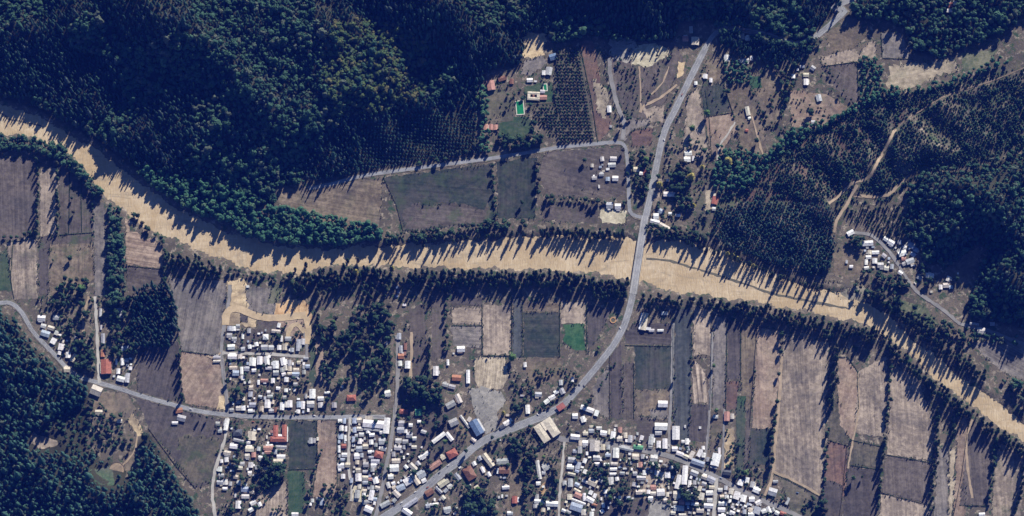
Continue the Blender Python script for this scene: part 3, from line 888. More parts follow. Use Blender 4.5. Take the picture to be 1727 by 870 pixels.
# ------------------------------------------------------------------ houses, sheds, halls: x y length width turn colour(+form) ...
ROOFC = dict(W=(.86, .86, .85), G=(.42, .43, .44), B=(.40, .47, .58), C=(.66, .60, .48), R=(.40, .135, .095), O=(.46, .21, .12), P=(.50, .27, .22), T=(.24, .12, .085), K=(.085, .10, .13), E=(.13, .42, .22), L=(.13, .21, .36))
RWORD = dict(W='white', G='grey', B='blue-grey', C='cream', R='red', O='orange', P='faded pink', T='brown', K='dark slate', E='green', L='blue')
HOUSES = """387,554,7,8,0,W 394.5,554,7,8,0,W 387,565.5,9,8,0,G 395,571.5,8,7,0,G 409.6,567,4,9,0,W 390,585,12,9,5,W 465.6,558.5,15,6,-8,W 448,568,9,9,0,Wh 486,571,10,7,0,G 474.6,571,4,10,0,W
446,585.7,11,9,0,W 457.5,586,9,8,0,W 471,586,7,8,0,W 481,585,9,11,0,C 492.6,590,6,7,0,W 503,581.7,6,20,0,W 510,576,9,10,0,W 391.8,601.4,15,8,-3,W 404.6,601.4,7,8,0,W 426,610,11,14,0,W
438,608,9,14,2,W 450.3,608,8,15,8,W 454.5,601,4,5,0,W 453,620.5,10,5,0,W 465,615,10,13,0,W 465.4,628.6,9,9,0,W 477.5,609.5,8,13,10,W 482,620,5,9,8,W 488.5,611.8,6,10,0,G 489,621.6,6,8,0,C
499,623.5,10,6,0,C 499,631,12,7,0,B 489,630,8,5,0,C 393.6,620,13,6,0,C 397.6,629,11,9,0,B 407.7,625,5,13,0,W 416,621.6,9,8,0,W 516,604,8,4,0,W 409,637,6,8,0,W 365.8,602.5,12,4,0,W 365.8,608.8,12,4,0,W
483,640,7,8,0,W 436,644.5,4,8,0,W 445.7,641.6,12,6,0,P 423,653.7,8,8,0,C 422.5,664.7,7,9,0,W 420.8,644,4,5,0,W 402,688,8,8,0,W 410.5,688,7,8,0,W 426,682.7,11,8,0,W 441.6,689.6,6,10,0,C
451.5,681,10,14,0,W 460,678,5,6,0,C 455.5,668.5,9,6,0,G 453,660.7,6,5,0,W 447,671,4,6,0,W 464.8,690.8,5,9,0,T 475.8,685,7,13,0,W 482,682,5,10,0,W 489,681,8,12,0,W 480,670,6,6,0,G
511,683,6,13,0,W 504,682,7,10,0,B 516,668,4,8,0,G 527,664,10,16,0,W 524,681.5,12,11,0,W 520,691.5,4,6,0,W 541,672,10,7,0,W 540.7,683,8,9,0,W 552,662,9,4,0,W 382,715.7,7,20,-10,W
371,726,7,7,0,W 401,729.4,15,11,0,Kh 425,735,14,15,0,C 418.8,746,7,6,0,W 402.5,742.7,18,5,-15,G 394,752.5,13,8,-5,W 383,763.5,12,7,-8,W 421,757,14,9,0,C 417,769,8,8,0,W 428,767,7,8,0,P
423,784,8,9,0,W 453,755,17,7,0,P 452,762.5,11,6,0,P 474,753.7,18,5,0,G 465,762,6,8,0,W 474,770,14,7,0,W 470,778,18,8,0,C 524,743,6,10,0,W 530,743,5,8,0,G 536,740,4,6,0,W
373.6,777.4,5,6,0,W 371,791,7,8,0,W 391.5,794,7,3,0,W 397,785,6,3,0,W 371,813.4,10,7,0,W 380,813,8,9,0,W 379.4,824,8,5,0,W 413.5,825,13,9,-5,B 414,837,13,7,0,W 397,835,3,8,0,W
402,851,9,13,0,W 427,847.6,10,7,30,W 497.5,867,11,6,0,W 537,840.6,6,5,0,W 527,844,5,6,0,W 524,850,4,5,0,W 644.5,744,11,11,0,W
573.6,709.6,7,6,0,W 580.8,709.6,5,9,0,B 576,722,7,9,0,W 583.5,723,4,9,0,W 575,736,8,9,0,B 582.4,738.6,4,10,0,W 580,752,8,7,0,R 572,757,4,12,0,W 580.8,767,9,7,0,W 578,775,8,5,0,B 572,744.8,4,6,0,B
598,709.6,7,9,0,B 606,708.6,8,8,0,C 598,725,6,9,0,B 607,723,10,7,0,W 601,734.5,5,5,0,W 606.7,744,7,9,0,W 596,741,5,10,0,B 606,757,10,10,0,W 616.5,753,9,8,0,C 596.4,751,5,4,0,W 602,769.6,9,9,0,W 610.3,767.6,5,7,0,W 626,771,8,4,0,W
639,766.5,14,11,-12,Rh 633,778,14,7,0,W 677,714,10,10,0,G 675.5,725,12,10,0,W 684.5,727,5,6,0,W 690.5,734,10,9,-5,W 672,743,10,8,0,W 683.5,744.5,9,7,0,W 692,749.5,4,4,0,W 671,755,12,8,0,W 699,739.6,6,6,0,W 681,694,14,8,-3,Rh 668,777,14,8,0,C
575,785,11,9,0,W 586.5,784,8,8,0,C 573,792,5,5,0,W 604,793,8,8,0,C 604.6,805,10,13,0,W 592.7,810,5,8,0,B 616,805.5,10,7,0,C 616,813.6,9,6,0,W 624.5,808,6,5,0,P 633.6,810,9,11,15,W 616.5,795.5,9,5,0,G 617,783.5,9,8,0,G 630,785,9,7,0,W
626.4,835,8,17,-10,W 602.6,833,8,14,-5,G 621.7,858.6,14,10,-25,W 617,846,13,5,0,G 542.6,846,6,12,0,B 665,789,15,12,0,W 659,803.8,9,8,0,W 655,818,6,10,20,W 649.6,850,17,8,30,G
688,811,14,12,30,W 676,822,14,10,22,B 669,832.5,14,8,-48,W 702,809,8,18,32,C 710.5,799.5,14,13,30,W 697,787.4,15,8,-45,W 734,784,22,9,32,P 748,814,19,10,33,C 740,826,14,5,-45,G 724,830,14,10,33,T 772,803.6,13,7,-50,W 792,798,22,16,-57,Th 814,792,11,5,-65,W
692,849,27,7,32,W 686.6,863,17,9,-35,W 732.4,850,14,4,5,W 754.4,859,12,9,12,W 798,857,5,5,0,W 787,865,5,7,0,W 797,868,8,4,0,W 823.5,776,26,9,-53,C 847.6,778,20,10,3,G 850.5,793,17,11,0,T 839,794,3,9,0,W 853,822,12,6,0,W 847,836.6,3,6,0,W 858.6,865,6,6,0,W
762.5,765,17,13,32,Rh 715,767.6,19,7,33,W 706,695,11,11,8,Eh 707,711,6,5,0,W 714.4,728,9,6,-20,W 699,738.6,7,5,0,W 765,712,15,12,28,G 784,711,26,4,-55,W 791.5,707,6,8,-30,W 798,742,9,5,-45,W 847.6,719,10,6,30,K 855,713,12,8,30,W
673,567,7,11,0,W 676,589,6,13,0,W 676.4,600.5,10,9,0,O 675,612.7,6,9,0,W 684,584,5,12,0,T 687.6,615,9,13,0,W 683,596,4,6,0,T 735,625.4,9,16,0,W 777.4,588.4,13,10,0,W 770,637,15,10,-5,O 789.5,635,6,23,0,W 751,648.6,10,7,-15,G 762.3,652,11,7,-15,G 765,596,3,3,0,W 755.4,611,4,10,0,W 651.7,578.5,3,7,0,W
773.5,672,8,16,25,W 760,682,16,10,30,G 653.7,663,10,10,10,W 592.7,670.7,15,10,0,Rh 563.7,683,8,9,0,G 577,651.7,4,5,0,W 908,665,11,8,-5,W 938,661,8,6,25,W 931,670,11,7,30,W 922,677,9,7,40,W 948,659.5,8,10,25,W 946,645,6,9,0,W 965.6,640,5,8,0,W 890,690,7,15,3,W 859,709.5,9,6,30,W 856,700,6,4,0,C 880.5,667,6,3,0,W
990.5,689.5,23,8,-20,W 1006,696.5,7,10,-15,W 970,701.6,9,9,0,W 983.6,707,8,10,15,W 908.4,792,6,32,8,W 921,788,12,10,30,G 917,797,6,6,0,W 910,845.6,17,7,-4,W 931,849.5,20,9,-3,W 868,842.7,9,12,0,R 860.5,866,9,6,0,W 885.7,615,5,8,0,W
970,736.7,15,9,-5,W 997.4,719,7,4,0,C 997.4,726.4,9,7,0,W 1010.5,722,9,6,0,W 1018,730,11,8,-5,W 1034,734,8,13,-8,W 1027,728,4,9,0,C 1045,740,9,9,0,W 1063,740,7,12,0,W 1055,734,6,9,0,C 1056.5,743,4,5,0,W 1046,725,6,10,0,P 1039,718,5,4,0,W 987,747,9,9,0,W 979,747,6,9,0,C 978,758.5,7,12,0,G 1003,752,16,18,-2,W 1017,754,7,10,0,C 1026,754,6,8,0,G
1039,763.6,10,17,-4,W 1056,757,24,5,-12,G 990,764.6,4,6,0,W 1006,772,11,9,0,W 1013.5,774,4,7,0,W 965,775.5,14,9,-8,G 975,785,8,12,-15,W 962,788,12,6,-5,W 1022.7,783,9,5,0,W 1036,782,11,5,0,W 1080.6,784,7,9,0,P 1072,770,11,10,0,C 1076.5,754,16,7,-8,E
964,799.6,13,5,-15,C 962,814,8,14,0,W 973,794.5,7,5,-20,B 999,813,15,12,-22,C 986,811.5,9,5,-25,W 1035,791,11,5,0,W 1034,799,11,4,0,W 1030.5,811,9,13,5,W 1001.5,799,4,4,0,W 975,835,12,9,-25,P 973.5,827.5,12,5,-25,C 972,855,20,13,-20,B 976,846,24,4,-22,W 995,842.6,14,8,-25,W 985.5,838,5,13,0,W 1002.6,851,9,4,-20,O 1017.6,852,5,8,0,W 1015.5,862,6,6,30,W 984.5,864,8,10,0,W 998,867,7,8,0,W 960.7,838,8,9,0,C 1071,798.6,7,7,0,W 1087,797,6,8,0,W 1081.7,806,15,7,-5,W 1054,790,7,3,0,W 1080.6,829.6,16,8,5,W
1118,681,16,11,0,W 1115,719,21,12,0,W 1110.6,729.5,11,8,0,W 1098,743,8,14,-5,W 1099.6,734,7,4,0,W 1111,749.5,7,12,0,W 1121.5,748,8,17,0,W 1140,730,12,23,0,W 1138,757,9,8,0,W 1147,765,13,7,-20,W 1157,770,9,7,-25,C 1166.3,767.4,7,14,-30,W 1159,744.4,6,10,0,W 1152,744.4,5,5,0,W 1161,756,5,7,0,W 1180,764,7,13,-30,W 1187,767.4,6,8,-10,W 1177,780,22,9,-22,B 1186,755,5,6,0,W
1206.6,702.4,9,6,0,W 1226,702,9,16,0,P 1235,702,6,9,0,W 1213,762.8,4,16,-3,W 1155.4,719,3,5,0,W 1180.7,721,4,4,0,W 1103,773,12,11,-10,W 1108.7,797,9,8,0,W 1116.8,803,6,14,-5,W 1126,801,9,10,0,W 1144,812.5,8,24,-12,W 1155,801,9,32,-8,W 1163,816,5,12,-5,W 1171,797.6,13,9,-25,W 1187.5,804.5,9,7,-20,W 1199.5,808,14,9,-25,W 1200.7,821.7,9,6,0,C 1196.7,831,12,8,0,W 1197,843.6,9,7,0,W 1195,853,15,8,-5,W
1141.5,834,12,12,0,W 1149.5,847,9,8,0,P 1145,857,17,9,-3,W 1101.8,821.7,9,8,0,P 1101.8,832,9,6,0,W 1114.5,830,13,12,0,W 1183.4,837,8,12,-15,W 1172,850,12,5,0,W 1181,861,12,7,0,W 1151,868,12,4,0,W 1219,849,14,7,0,W 1217,859.5,12,8,0,W 1233.4,828.6,8,10,-10,W 1242.6,835.5,10,13,-15,W 1254,840.5,9,12,-15,W 1249,813.7,9,10,-15,W 1260,810,7,10,-10,W 1226.5,796.4,13,9,-10,K
1276,826.5,12,9,-25,W 1269,817,7,10,-15,W 1303,829.6,14,13,-20,W 1328,845,5,12,-25,W 1268,842,9,8,0,W 1279,847,10,7,30,W 1277,860.6,11,12,-20,W 1267,867,10,6,0,W 1297,860,6,12,20,W 1320.6,865.8,10,6,-20,R 1308,812,8,5,0,G 1218,870,12,5,0,W
70,536.5,13,10,-5,W 95,535.5,11,8,0,G 76.5,562.4,15,10,-20,B 86,553,11,7,-20,C 90,575,9,10,-30,W 103.4,585,10,11,-10,W 115,598.6,8,10,0,W 125,604,9,14,-30,C 112.7,623,10,9,0,C 169.6,527,4,14,0,W 170.6,552,3,8,0,W 173.7,570.7,6,17,0,W 201.7,528,11,18,5,W 204.8,505.5,6,5,0,W 211,587,13,8,0,B 173.7,595.5,7,12,0,O
203.7,639,13,9,-15,W 215,637,7,16,-8,W 196.5,610,3,10,0,W 205.8,610,4,12,0,W 199.6,626,6,9,0,W 162.4,658.6,18,16,-20,W 128,566.5,4,10,0,W 302,692,12,8,10,O 306,705,14,10,-15,G 295,713,10,5,0,W 201.7,710,9,6,0,C 167,695,12,8,0,C
828,143.7,13,17,8,P 847,132,14,8,20,T 863,137,7,9,0,T 820,214,7,10,0,P 828,214,7,10,0,P 836,214.5,7,9,0,P 916.5,164,12,8,0,P 915,154,8,6,0,W 893.5,135,10,7,0,W 926.4,119.6,9,14,-8,W 917,122.5,6,8,0,W 903,137,5,3,0,W 932.7,95.6,12,11,15,L
1027.6,183.7,7,12,0,W 1030,213,4,4,0,W 1156,65,10,9,0,P 1172.4,69,13,14,0,C 1165.5,50,6,12,0,G 1189.7,128.5,7,8,0,W 1173.6,140,5,6,0,W 1199,135,5,8,0,W 1252,61,7,11,0,W 1262,64,8,10,0,W 1225.5,98,9,12,0,W 1255,102,17,7,10,W 1267.5,98,5,8,0,W 1261,187,7,16,12,W 1264,199,5,5,0,W 1353,112,8,5,0,W 1371,114.6,8,8,-40,G 1345,117,4,4,0,W 1359.5,126,9,7,0,C 1359.5,138,8,11,0,W 1338,128.5,6,7,0,W 1381,165,9,12,15,W 1371.4,205.6,6,6,0,W 1259.6,219.5,5,5,0,R 1602,8,9,9,0,R 1611,5,6,8,0,W 1601,17.5,10,6,0,W
1034.4,267.5,11,8,0,W 1032,278,13,8,0,W 1025,285,6,4,0,W 1014.3,294,8,6,0,G 1037.7,300.7,10,9,0,W 998.7,279,5,6,0,W 1010.4,314.4,3,6,0,W 1073,285.7,10,9,0,C 1081,292,6,6,0,W 1088,290.6,6,11,0,R 1028,346,11,11,0,W 1042,348,10,10,0,W 1160.7,258,12,8,0,W 1159,268.5,11,9,0,W 1169,267,4,8,0,W 1129,327.3,20,8,0,W 1106.4,364,9,9,0,W 1115,356,10,8,-30,B 1130.4,360.5,6,6,0,W 1143.5,363,8,5,0,W 1104.4,374,16,7,-15,W 1121,382.4,20,8,-30,W 1204,352,6,6,0,W 1126,304,5,4,0,W
1434.4,392.5,12,8,30,W 1463.5,410,18,9,5,W 1494,403,8,7,-30,W 1503,409,11,9,-35,W 1537.5,413.6,12,9,-35,B 1526,417.6,7,7,0,W 1522,427,14,9,15,W 1540,428.7,9,7,-35,B 1535,440,14,9,20,W 1524,436,7,6,0,P 1476.7,425.5,12,6,0,W 1491,431,8,7,-40,G 1464.8,433.5,9,6,0,W 1461,442,5,9,0,W 1475.4,440,8,9,0,W 1485,447,10,9,0,W 1495,452,8,8,-10,W 1428,441.4,4,6,0,W 1435.7,449.3,6,5,0,W 1518.5,460,8,6,-30,W 1551,468,9,7,-30,W 1568,464.4,14,8,-5,W 1599.7,470,7,9,-20,W 1595.7,481,10,8,0,W 1586.5,484,6,8,0,W 1604,484,6,6,0,B 1570.6,492,4,4,0,W 1655,558,13,11,0,W 1673.7,546,8,6,0,W 1643,546,16,4,-5,G 1615.5,461,3,3,0,W
1120.7,528,11,6,0,W 1099,557,9,5,0,W 1114,557,10,4,0,W 1656,867,10,5,0,W 682,514,6,4,0,W 418,483,5,4,0,W 670,484,5,4,20,L 672,492,4,5,0,L 669,499,5,4,0,L"""

FLOOR = FIELD_TOP
HPX = []        # footprints for later clearance tests
def gable(L, D, hw, pitch, over=.45):
    """long axis along x: wall body with gable ends, two roof slopes, ridge cap"""
    hr = D / 2 * math.tan(pitch)
    a, b = L / 2, D / 2
    wv = [(-a, -b, 0), (a, -b, 0), (a, b, 0), (-a, b, 0), (-a, -b, hw), (a, -b, hw), (a, b, hw), (-a, b, hw), (-a, 0, hw + hr), (a, 0, hw + hr)]
    wf = [(0, 1, 5, 4), (2, 3, 7, 6), (1, 2, 6, 9, 5), (3, 0, 4, 8, 7)]
    k = over * math.tan(pitch)
    roof = MB()
    for s in (-1, 1):
        e = [(-a - over, s * (b + over), hw - k + .12), (a + over, s * (b + over), hw - k + .12), (a + over, 0, hw + hr + .12), (-a - over, 0, hw + hr + .12)]
        roof.slab(e if s < 0 else e[::-1], .11)
    ridge = MB().box(0, 0, hw + hr + .08, 2 * a + 2 * over + .1, .5, .12)
    return wv, wf, roof, ridge

def hip(L, D, hw, pitch, over=.5):
    hr = D / 2 * math.tan(pitch)
    a, b = L / 2, D / 2
    wv = [(-a, -b, 0), (a, -b, 0), (a, b, 0), (-a, b, 0), (-a, -b, hw), (a, -b, hw), (a, b, hw), (-a, b, hw)]
    wf = [(0, 1, 5, 4), (1, 2, 6, 5), (2, 3, 7, 6), (3, 0, 4, 7), (4, 5, 6, 7)]
    A, B, k = a + over, b + over, hw - over * math.tan(pitch) + .1
    r = max(a - b, .15)
    z = hw + hr + .1
    roof = MB()
    for q in ([(-A, -B, k), (A, -B, k), (r, 0, z), (-r, 0, z)], [(A, -B, k), (A, B, k), (r, 0, z)], [(A, B, k), (-A, B, k), (-r, 0, z), (r, 0, z)], [(-A, B, k), (-A, -B, k), (-r, 0, z)]):
        roof.slab(q, .1)
    ridge = MB().box(0, 0, z - .04, 2 * r + .3, .45, .12)
    return wv, wf, roof, ridge

def mono(L, D, hw):
    a, b = L / 2, D / 2
    h2 = hw + D * .14
    wv = [(-a, -b, 0), (a, -b, 0), (a, b, 0), (-a, b, 0), (-a, -b, hw), (a, -b, hw), (a, b, h2), (-a, b, h2)]
    wf = [(0, 1, 5, 4), (1, 2, 6, 5), (2, 3, 7, 6), (3, 0, 4, 7)]
    o = .3
    roof = MB().slab([(-a - o, -b - o, hw + .08 - o * .14), (a + o, -b - o, hw + .08 - o * .14), (a + o, b + o, h2 + .08 + o * .14), (-a - o, b + o, h2 + .08 + o * .14)], .1)
    return wv, wf, roof, None

def paint(o, c, r, j=.06):
    k = r.uniform(1 - j * 2, 1 + j)
    o.color = (*[min(v * k * r.uniform(1 - j * .5, 1 + j * .5), .88) for v in c], 1)

def house(i, px, py, w_, d_, rot, code, label=None, name=None, cat=None, hw=None):
    r = random.Random(i * 13 + 5)
    col, form = code[0], code[1:]
    L, D, rz = (w_, d_, rot) if w_ >= d_ else (d_, w_, rot + 90)
    big = L * D
    if hw is None: hw = 2.3 if big < 30 else (2.8 if big < 110 else (3.6 if big < 220 else 5.0))
    x, y, z = P(px, py, hw)
    x, y, z = x[0], y[0], z[0]
    L0, D0 = max(L - .6, 1.6), max(D - .6, 1.6)
    form = form or ('m' if (D0 < 4.2 and L0 < 7) else 'g')
    pitch = math.radians(r.uniform(14, 24))
    wv, wf, roof, ridge = gable(L0, D0, hw, pitch) if form == 'g' else hip(L0, D0, hw, math.radians(24)) if form == 'h' else mono(L0, D0, hw)
    kind = name or ('shed' if big < 34 else 'cabin' if big < 68 else 'house' if big < 190 else 'hall')
    t = empty(kind, (x, y, z + .02), math.radians(rz + r.uniform(-3, 3)))
    HPX.append((px, py, max(L, D) / 2, min(L, D) / 2, math.radians(rz)))
    wo_ = link('wall', mesh('wall', [(a, b, c - (.4 if c == 0 else 0)) for a, b, c in wv], wf, [M['wall']]), t)
    ro = link('roof', roof.me('roof', [M['roof']]), t)
    paint(ro, ROOFC[col], r)
    if col == 'W' and r.random() < .38: paint(ro, r.choice(((.60, .60, .59), (.50, .51, .53), (.64, .60, .53), (.42, .45, .50))), r)
    if ridge and big > 60:
        rc = link('ridge_cap', ridge.me('ridge_cap', [M['roof']]), ro); rc.color = ro.color
    # a lean-to against one long side, lower and of older sheet, where the plot has room
    if form == 'g' and 40 < big < 150 and r.random() < .45 and name is None:
        s = r.choice((-1, 1)); ll = L0 * r.uniform(.35, .8); dd = r.uniform(1.6, 2.8); ox = r.uniform(-.5, .5) * (L0 - ll)
        b = D0 / 2 + .5
        pts = [(ox - ll / 2, s * (b + dd), hw - .75), (ox + ll / 2, s * (b + dd), hw - .75), (ox + ll / 2, s * b, hw - .25), (ox - ll / 2, s * b, hw - .25)]
        mb = MB().slab(pts if s < 0 else pts[::-1], .08)
        pr = link('porch_roof', mb.me('porch_roof', [M['roof']]), t)
        paint(pr, r.choice((ROOFC['G'], ROOFC['C'], ROOFC['W'], (.3, .24, .2))), r)
        for e in (-1, 1):
            link('post', MB().tube(ox + e * (ll / 2 - .2), s * (b + dd - .2), -.3, hw - .8, .09, .09).me('post', [M['wood']]), t)
    if form != 'm':
        link('door', MB().box(L0 * .12, -D0 / 2 - .03, 0, .95, .06, 2.0).me('door', [M['wood']]), t)
        for e in (-.3, .34):
            link('window', MB().box(L0 * e, -D0 / 2 - .03, .95, 1.2, .06, 1.0).me('window', [M['glass']]), t)
    if label is None:
        sz = 'small' if big < 20 else 'large' if big > 115 else ''
        fm = {'g': 'gabled', 'h': 'hip-roofed', 'm': 'lean-to'}[form]
        lp = 'long' if L > 1.75 * D else 'square' if L < 1.15 * D else ''
        place(t, ' '.join(f"{sz} {lp} {RWORD[col]} {fm} {kind}".split()), px, py)
    tag(t, label, cat or kind, {'shed': 'village sheds', 'cabin': 'small village cabins', 'house': 'village houses', 'hall': 'large village buildings'}.get(kind))
    return t
rows = HOUSES.split()
for i, s in enumerate(rows):
    px, py, w_, d_, rot, code = s.split(',')
    house(i, float(px), float(py), float(w_), float(d_), float(rot), code)

# back-yard sheds and lean-tos crowding the village plots
rs = random.Random(99)
YARDS = ["384,548 520,548 520,698 388,694", "366,708 484,708 470,800 440,860 370,862", "572,708 656,708 636,856 596,820 572,800", "668,705 712,712 716,760 668,850 650,850", "690,770 790,760 860,780 860,866 720,866", "956,716 1090,730 1086,836 1010,866 950,866",
         "1090,735 1200,765 1200,866 1136,866 1090,838", "1206,815 1320,850 1320,866 1206,866", "62,528 130,590 120,620 70,565", "1455,400 1545,410 1545,450 1460,452", "900,812 940,812 940,860 900,860", "1020,258 1050,262 1048,310 1000,300", "190,600 222,600 222,645 190,640"]
COUNT = [54, 34, 44, 20, 24, 56, 56, 32, 8, 16, 6, 6, 6]
made = 0
for yd, cnt in zip(YARDS, COUNT):
    yp = arr(yd); lo, hi = yp.min(0), yp.max(0); ok = tries = 0
    while ok < cnt and tries < 900:
        tries += 1
        a, b = rs.uniform(lo[0], hi[0]), rs.uniform(lo[1], hi[1])
        if not inside(a, b, yp): continue
        w_, d_ = (rs.uniform(3.0, 5.6), rs.uniform(2.6, 4.2)) if rs.random() < .35 else (rs.uniform(6.0, 9.0), rs.uniform(5.2, 7.0))
        near = 1e9; hit = False
        for hx, hy, L2, D2, th in HPX:
            u = (a - hx) * math.cos(th) - (b - hy) * math.sin(th); v_ = (a - hx) * math.sin(th) + (b - hy) * math.cos(th)
            e = max(abs(u) - L2, abs(v_) - D2)
            if e < max(w_, d_) * .52: hit = True; break
            if e < near: near, nth = e, th
        if hit or near > 9: continue
        xx, yy, zz = P(a, b)
        if any(dist_poly(xx, yy, q)[0] < rw / 2 + 3.2 for q, rw in ROADPX): continue
        house(2000 + made, a, b, w_, d_, math.degrees(nth) + rs.choice((0, 90)) + rs.uniform(-6, 6), rs.choice('WWWWWWGGCB'))
        made += 1; ok += 1

# compound buildings
def compound(name, label, cat, px, py, rot, pieces, hw):
    x, y, z = P(px, py, hw)
    t = empty(name, (x[0], y[0], z[0] + .02), math.radians(rot))
    HPX.append((px, py, max(abs(p[0]) + p[2] / 2 for p in pieces), max(abs(p[1]) + p[3] / 2 for p in pieces), math.radians(rot)))
    for k, (ox, oy, l, d, form, c, dh) in enumerate(pieces):
        r = random.Random(k + int(px))
        turn = 0
        L, D = l, d
        if D > L: L, D, turn = d, l, math.pi / 2
        wv, wf, roof, ridge = (gable(L - .8, D - .8, hw + dh, math.radians(16)) if form == 'g' else hip(L - .8, D - .8, hw + dh, math.radians(20)) if form == 'h' else hip(L - .05, D - .05, hw + dh, math.radians(8), .05) if form == 'l' else mono(L - .8, D - .8, hw + dh))
        w0 = link('wall', mesh('wall', [(a, b, c_ - (.4 if c_ == 0 else 0)) for a, b, c_ in wv], wf, [M['wall']]), t, (ox, oy, 0), turn)
        r0 = link('roof', roof.me('roof', [M['roof']]), t, (ox, oy, .02 * k), turn)
        paint(r0, ROOFC[c], r, .03)
        if ridge:
            rc = link('ridge_cap', ridge.me('ridge_cap', [M['roof']]), r0); rc.color = r0.color
        link('door', MB().box(0, -D / 2 + .37, 0, 1.8, .08, 2.4).me('door', [M['wood']]), w0)
    tag(t, label, cat, 'large village buildings')
    return t
compound('school', 'red-roofed U-shaped school with two wings facing the road', 'school', 470, 734, 0, [(0, -6.5, 27, 9, 'h', 'R', 0), (-5, 7.5, 8, 19, 'g', 'R', .02), (9.5, 8, 7.5, 20, 'g', 'R', .04), (-12, 6.5, 5, 5, 'm', 'P', -.6), (14.6, 2, 1.6, 26, 'm', 'W', -.8)], 4.2)
compound('factory', 'large white factory hall with a cross wing by the village street', 'factory', 632, 716, -5, [(-2.5, 1, 35, 13, 'g', 'W', 0), (20, 0, 10, 27, 'g', 'W', .3), (-11, 11, 13, 6, 'm', 'C', -1.0), (-4, -8.5, 28, 4, 'm', 'G', -1.8)], 5.6)
compound('courtyard_hall', 'square cream-roofed hall with a narrow courtyard slot beside main street', 'hall', 922.5, 725, 33, [(-9.9, 0, 13.2, 33, 'l', 'C', 0), (9, 0, 15, 33, 'l', 'C', .03), (-.9, 8.2, 4.6, 16.4, 'm', 'C', .25)], 6.4)
compound('workshop', 'white L-shaped workshop around a yard with trees', 'workshop', 747, 737, 38, [(-6, 3.5, 26, 7, 'g', 'W', 0), (9, -6, 7, 17, 'g', 'W', .05)], 3.6)
compound('warehouse', 'big white gabled warehouse by the east street corner', 'warehouse', 1207, 776, -15, [(0, 1, 14, 21, 'g', 'W', 0), (0, -12.2, 12, 3.6, 'm', 'G', -1.4)], 5.2)
compound('long_shed', 'long red-roofed shed with white rear slope near the west road', 'shed', 179, 618, 3, [(0, 0, 17, 25, 'g', 'R', 0), (-9.3, -1, 1.8, 20, 'm', 'C', -1.2)], 4.6)
compound('barn', 'long cream barn with a white lean-to beside the highway', 'barn', 1087, 542, -9, [(0, 0, 9, 30, 'g', 'C', 0), (-6.3, 0, 3.6, 29, 'm', 'W', -1.4), (8, -11, 9, 5, 'm', 'W', -1.2)], 4.6)
compound('cottage', 'red-roofed cottage with cream annexe at the plantation edge', 'cottage', 1206, 337.5, -14, [(0, 0, 10, 14, 'g', 'R', 0), (-3, 9.5, 4, 5, 'm', 'C', -.6)], 3.4)
compound('blue_hall', 'blue-roofed hall on the corner of the gravel road', 'hall', 803.5, 720.5, -60, [(0, 0, 27, 15, 'g', 'L', 0), (0, 9, 24, 3.4, 'm', 'W', -2.2)], 5.8)
compound('villa', 'cream villa with courtyard roofs beside the orchard', 'villa', 900, 161.5, -3, [(0, 5, 21, 5, 'g', 'C', 0), (0, -5, 21, 5, 'g', 'C', .03), (-8, 0, 5, 6, 'm', 'C', .1), (8, 0, 5, 6, 'm', 'C', .1), (0, 0, 3.5, 6, 'm', 'T', -.3)], 3.2)
def canopy(px, py):
    x, y, z = P(px, py, 4.0)
    t = empty('fuel_canopy', (x[0], y[0], z[0] + .02), math.radians(35))
    r = link('roof', MB().slab([(-7, -5, 4.3), (7, -5, 4.3), (7, 5, 4.5), (-7, 5, 4.5)], .35).me('roof', [M['roof']]), t); r.color = (.36, .12, .10, 1)
    for sx in (-5, 5):
        for sy in (-3.4, 3.4): link('post', MB().tube(sx, sy, -.3, 4.0, .18, .18).me('post', [M['concrete']]), t)
    tag(t, 'faded red canopy roof on posts at the village junction', 'canopy')
canopy(946, 686)

# ------------------------------------------------------------------ swimming pools
def pool(px, py, l, d, rot, label):
    x, y, z = P(px, py)
    t = empty('swimming_pool', (x[0], y[0], z[0] + FIELD_TOP), math.radians(rot))
    mb = MB()
    for cx, cy, w_, h_ in ((0, d / 2 + .7, l + 2.8, 1.4), (0, -d / 2 - .7, l + 2.8, 1.4), (l / 2 + .7, 0, 1.4, d), (-l / 2 - .7, 0, 1.4, d)): mb.box(cx, cy, -.1, w_, h_, .4)
    link('coping', mb.me('coping', [M['tile']]), t)
    link('pool_water', MB().box(0, 0, -.1, l, d, .28).me('pool_water', [M['pool']]), t)
    link('ladder', MB().tube(l / 2 - .3, d / 3, .1, 1.1, .05, .05).me('ladder', [M['concrete']]), t)
    tag(t, label, 'pool')
pool(877, 181.6, 11.5, 23, 5, 'bright green rectangular swimming pool west of the villa')
pool(919.5, 147.5, 5, 11, 4, 'small green garden pool in the lawn behind the villa')

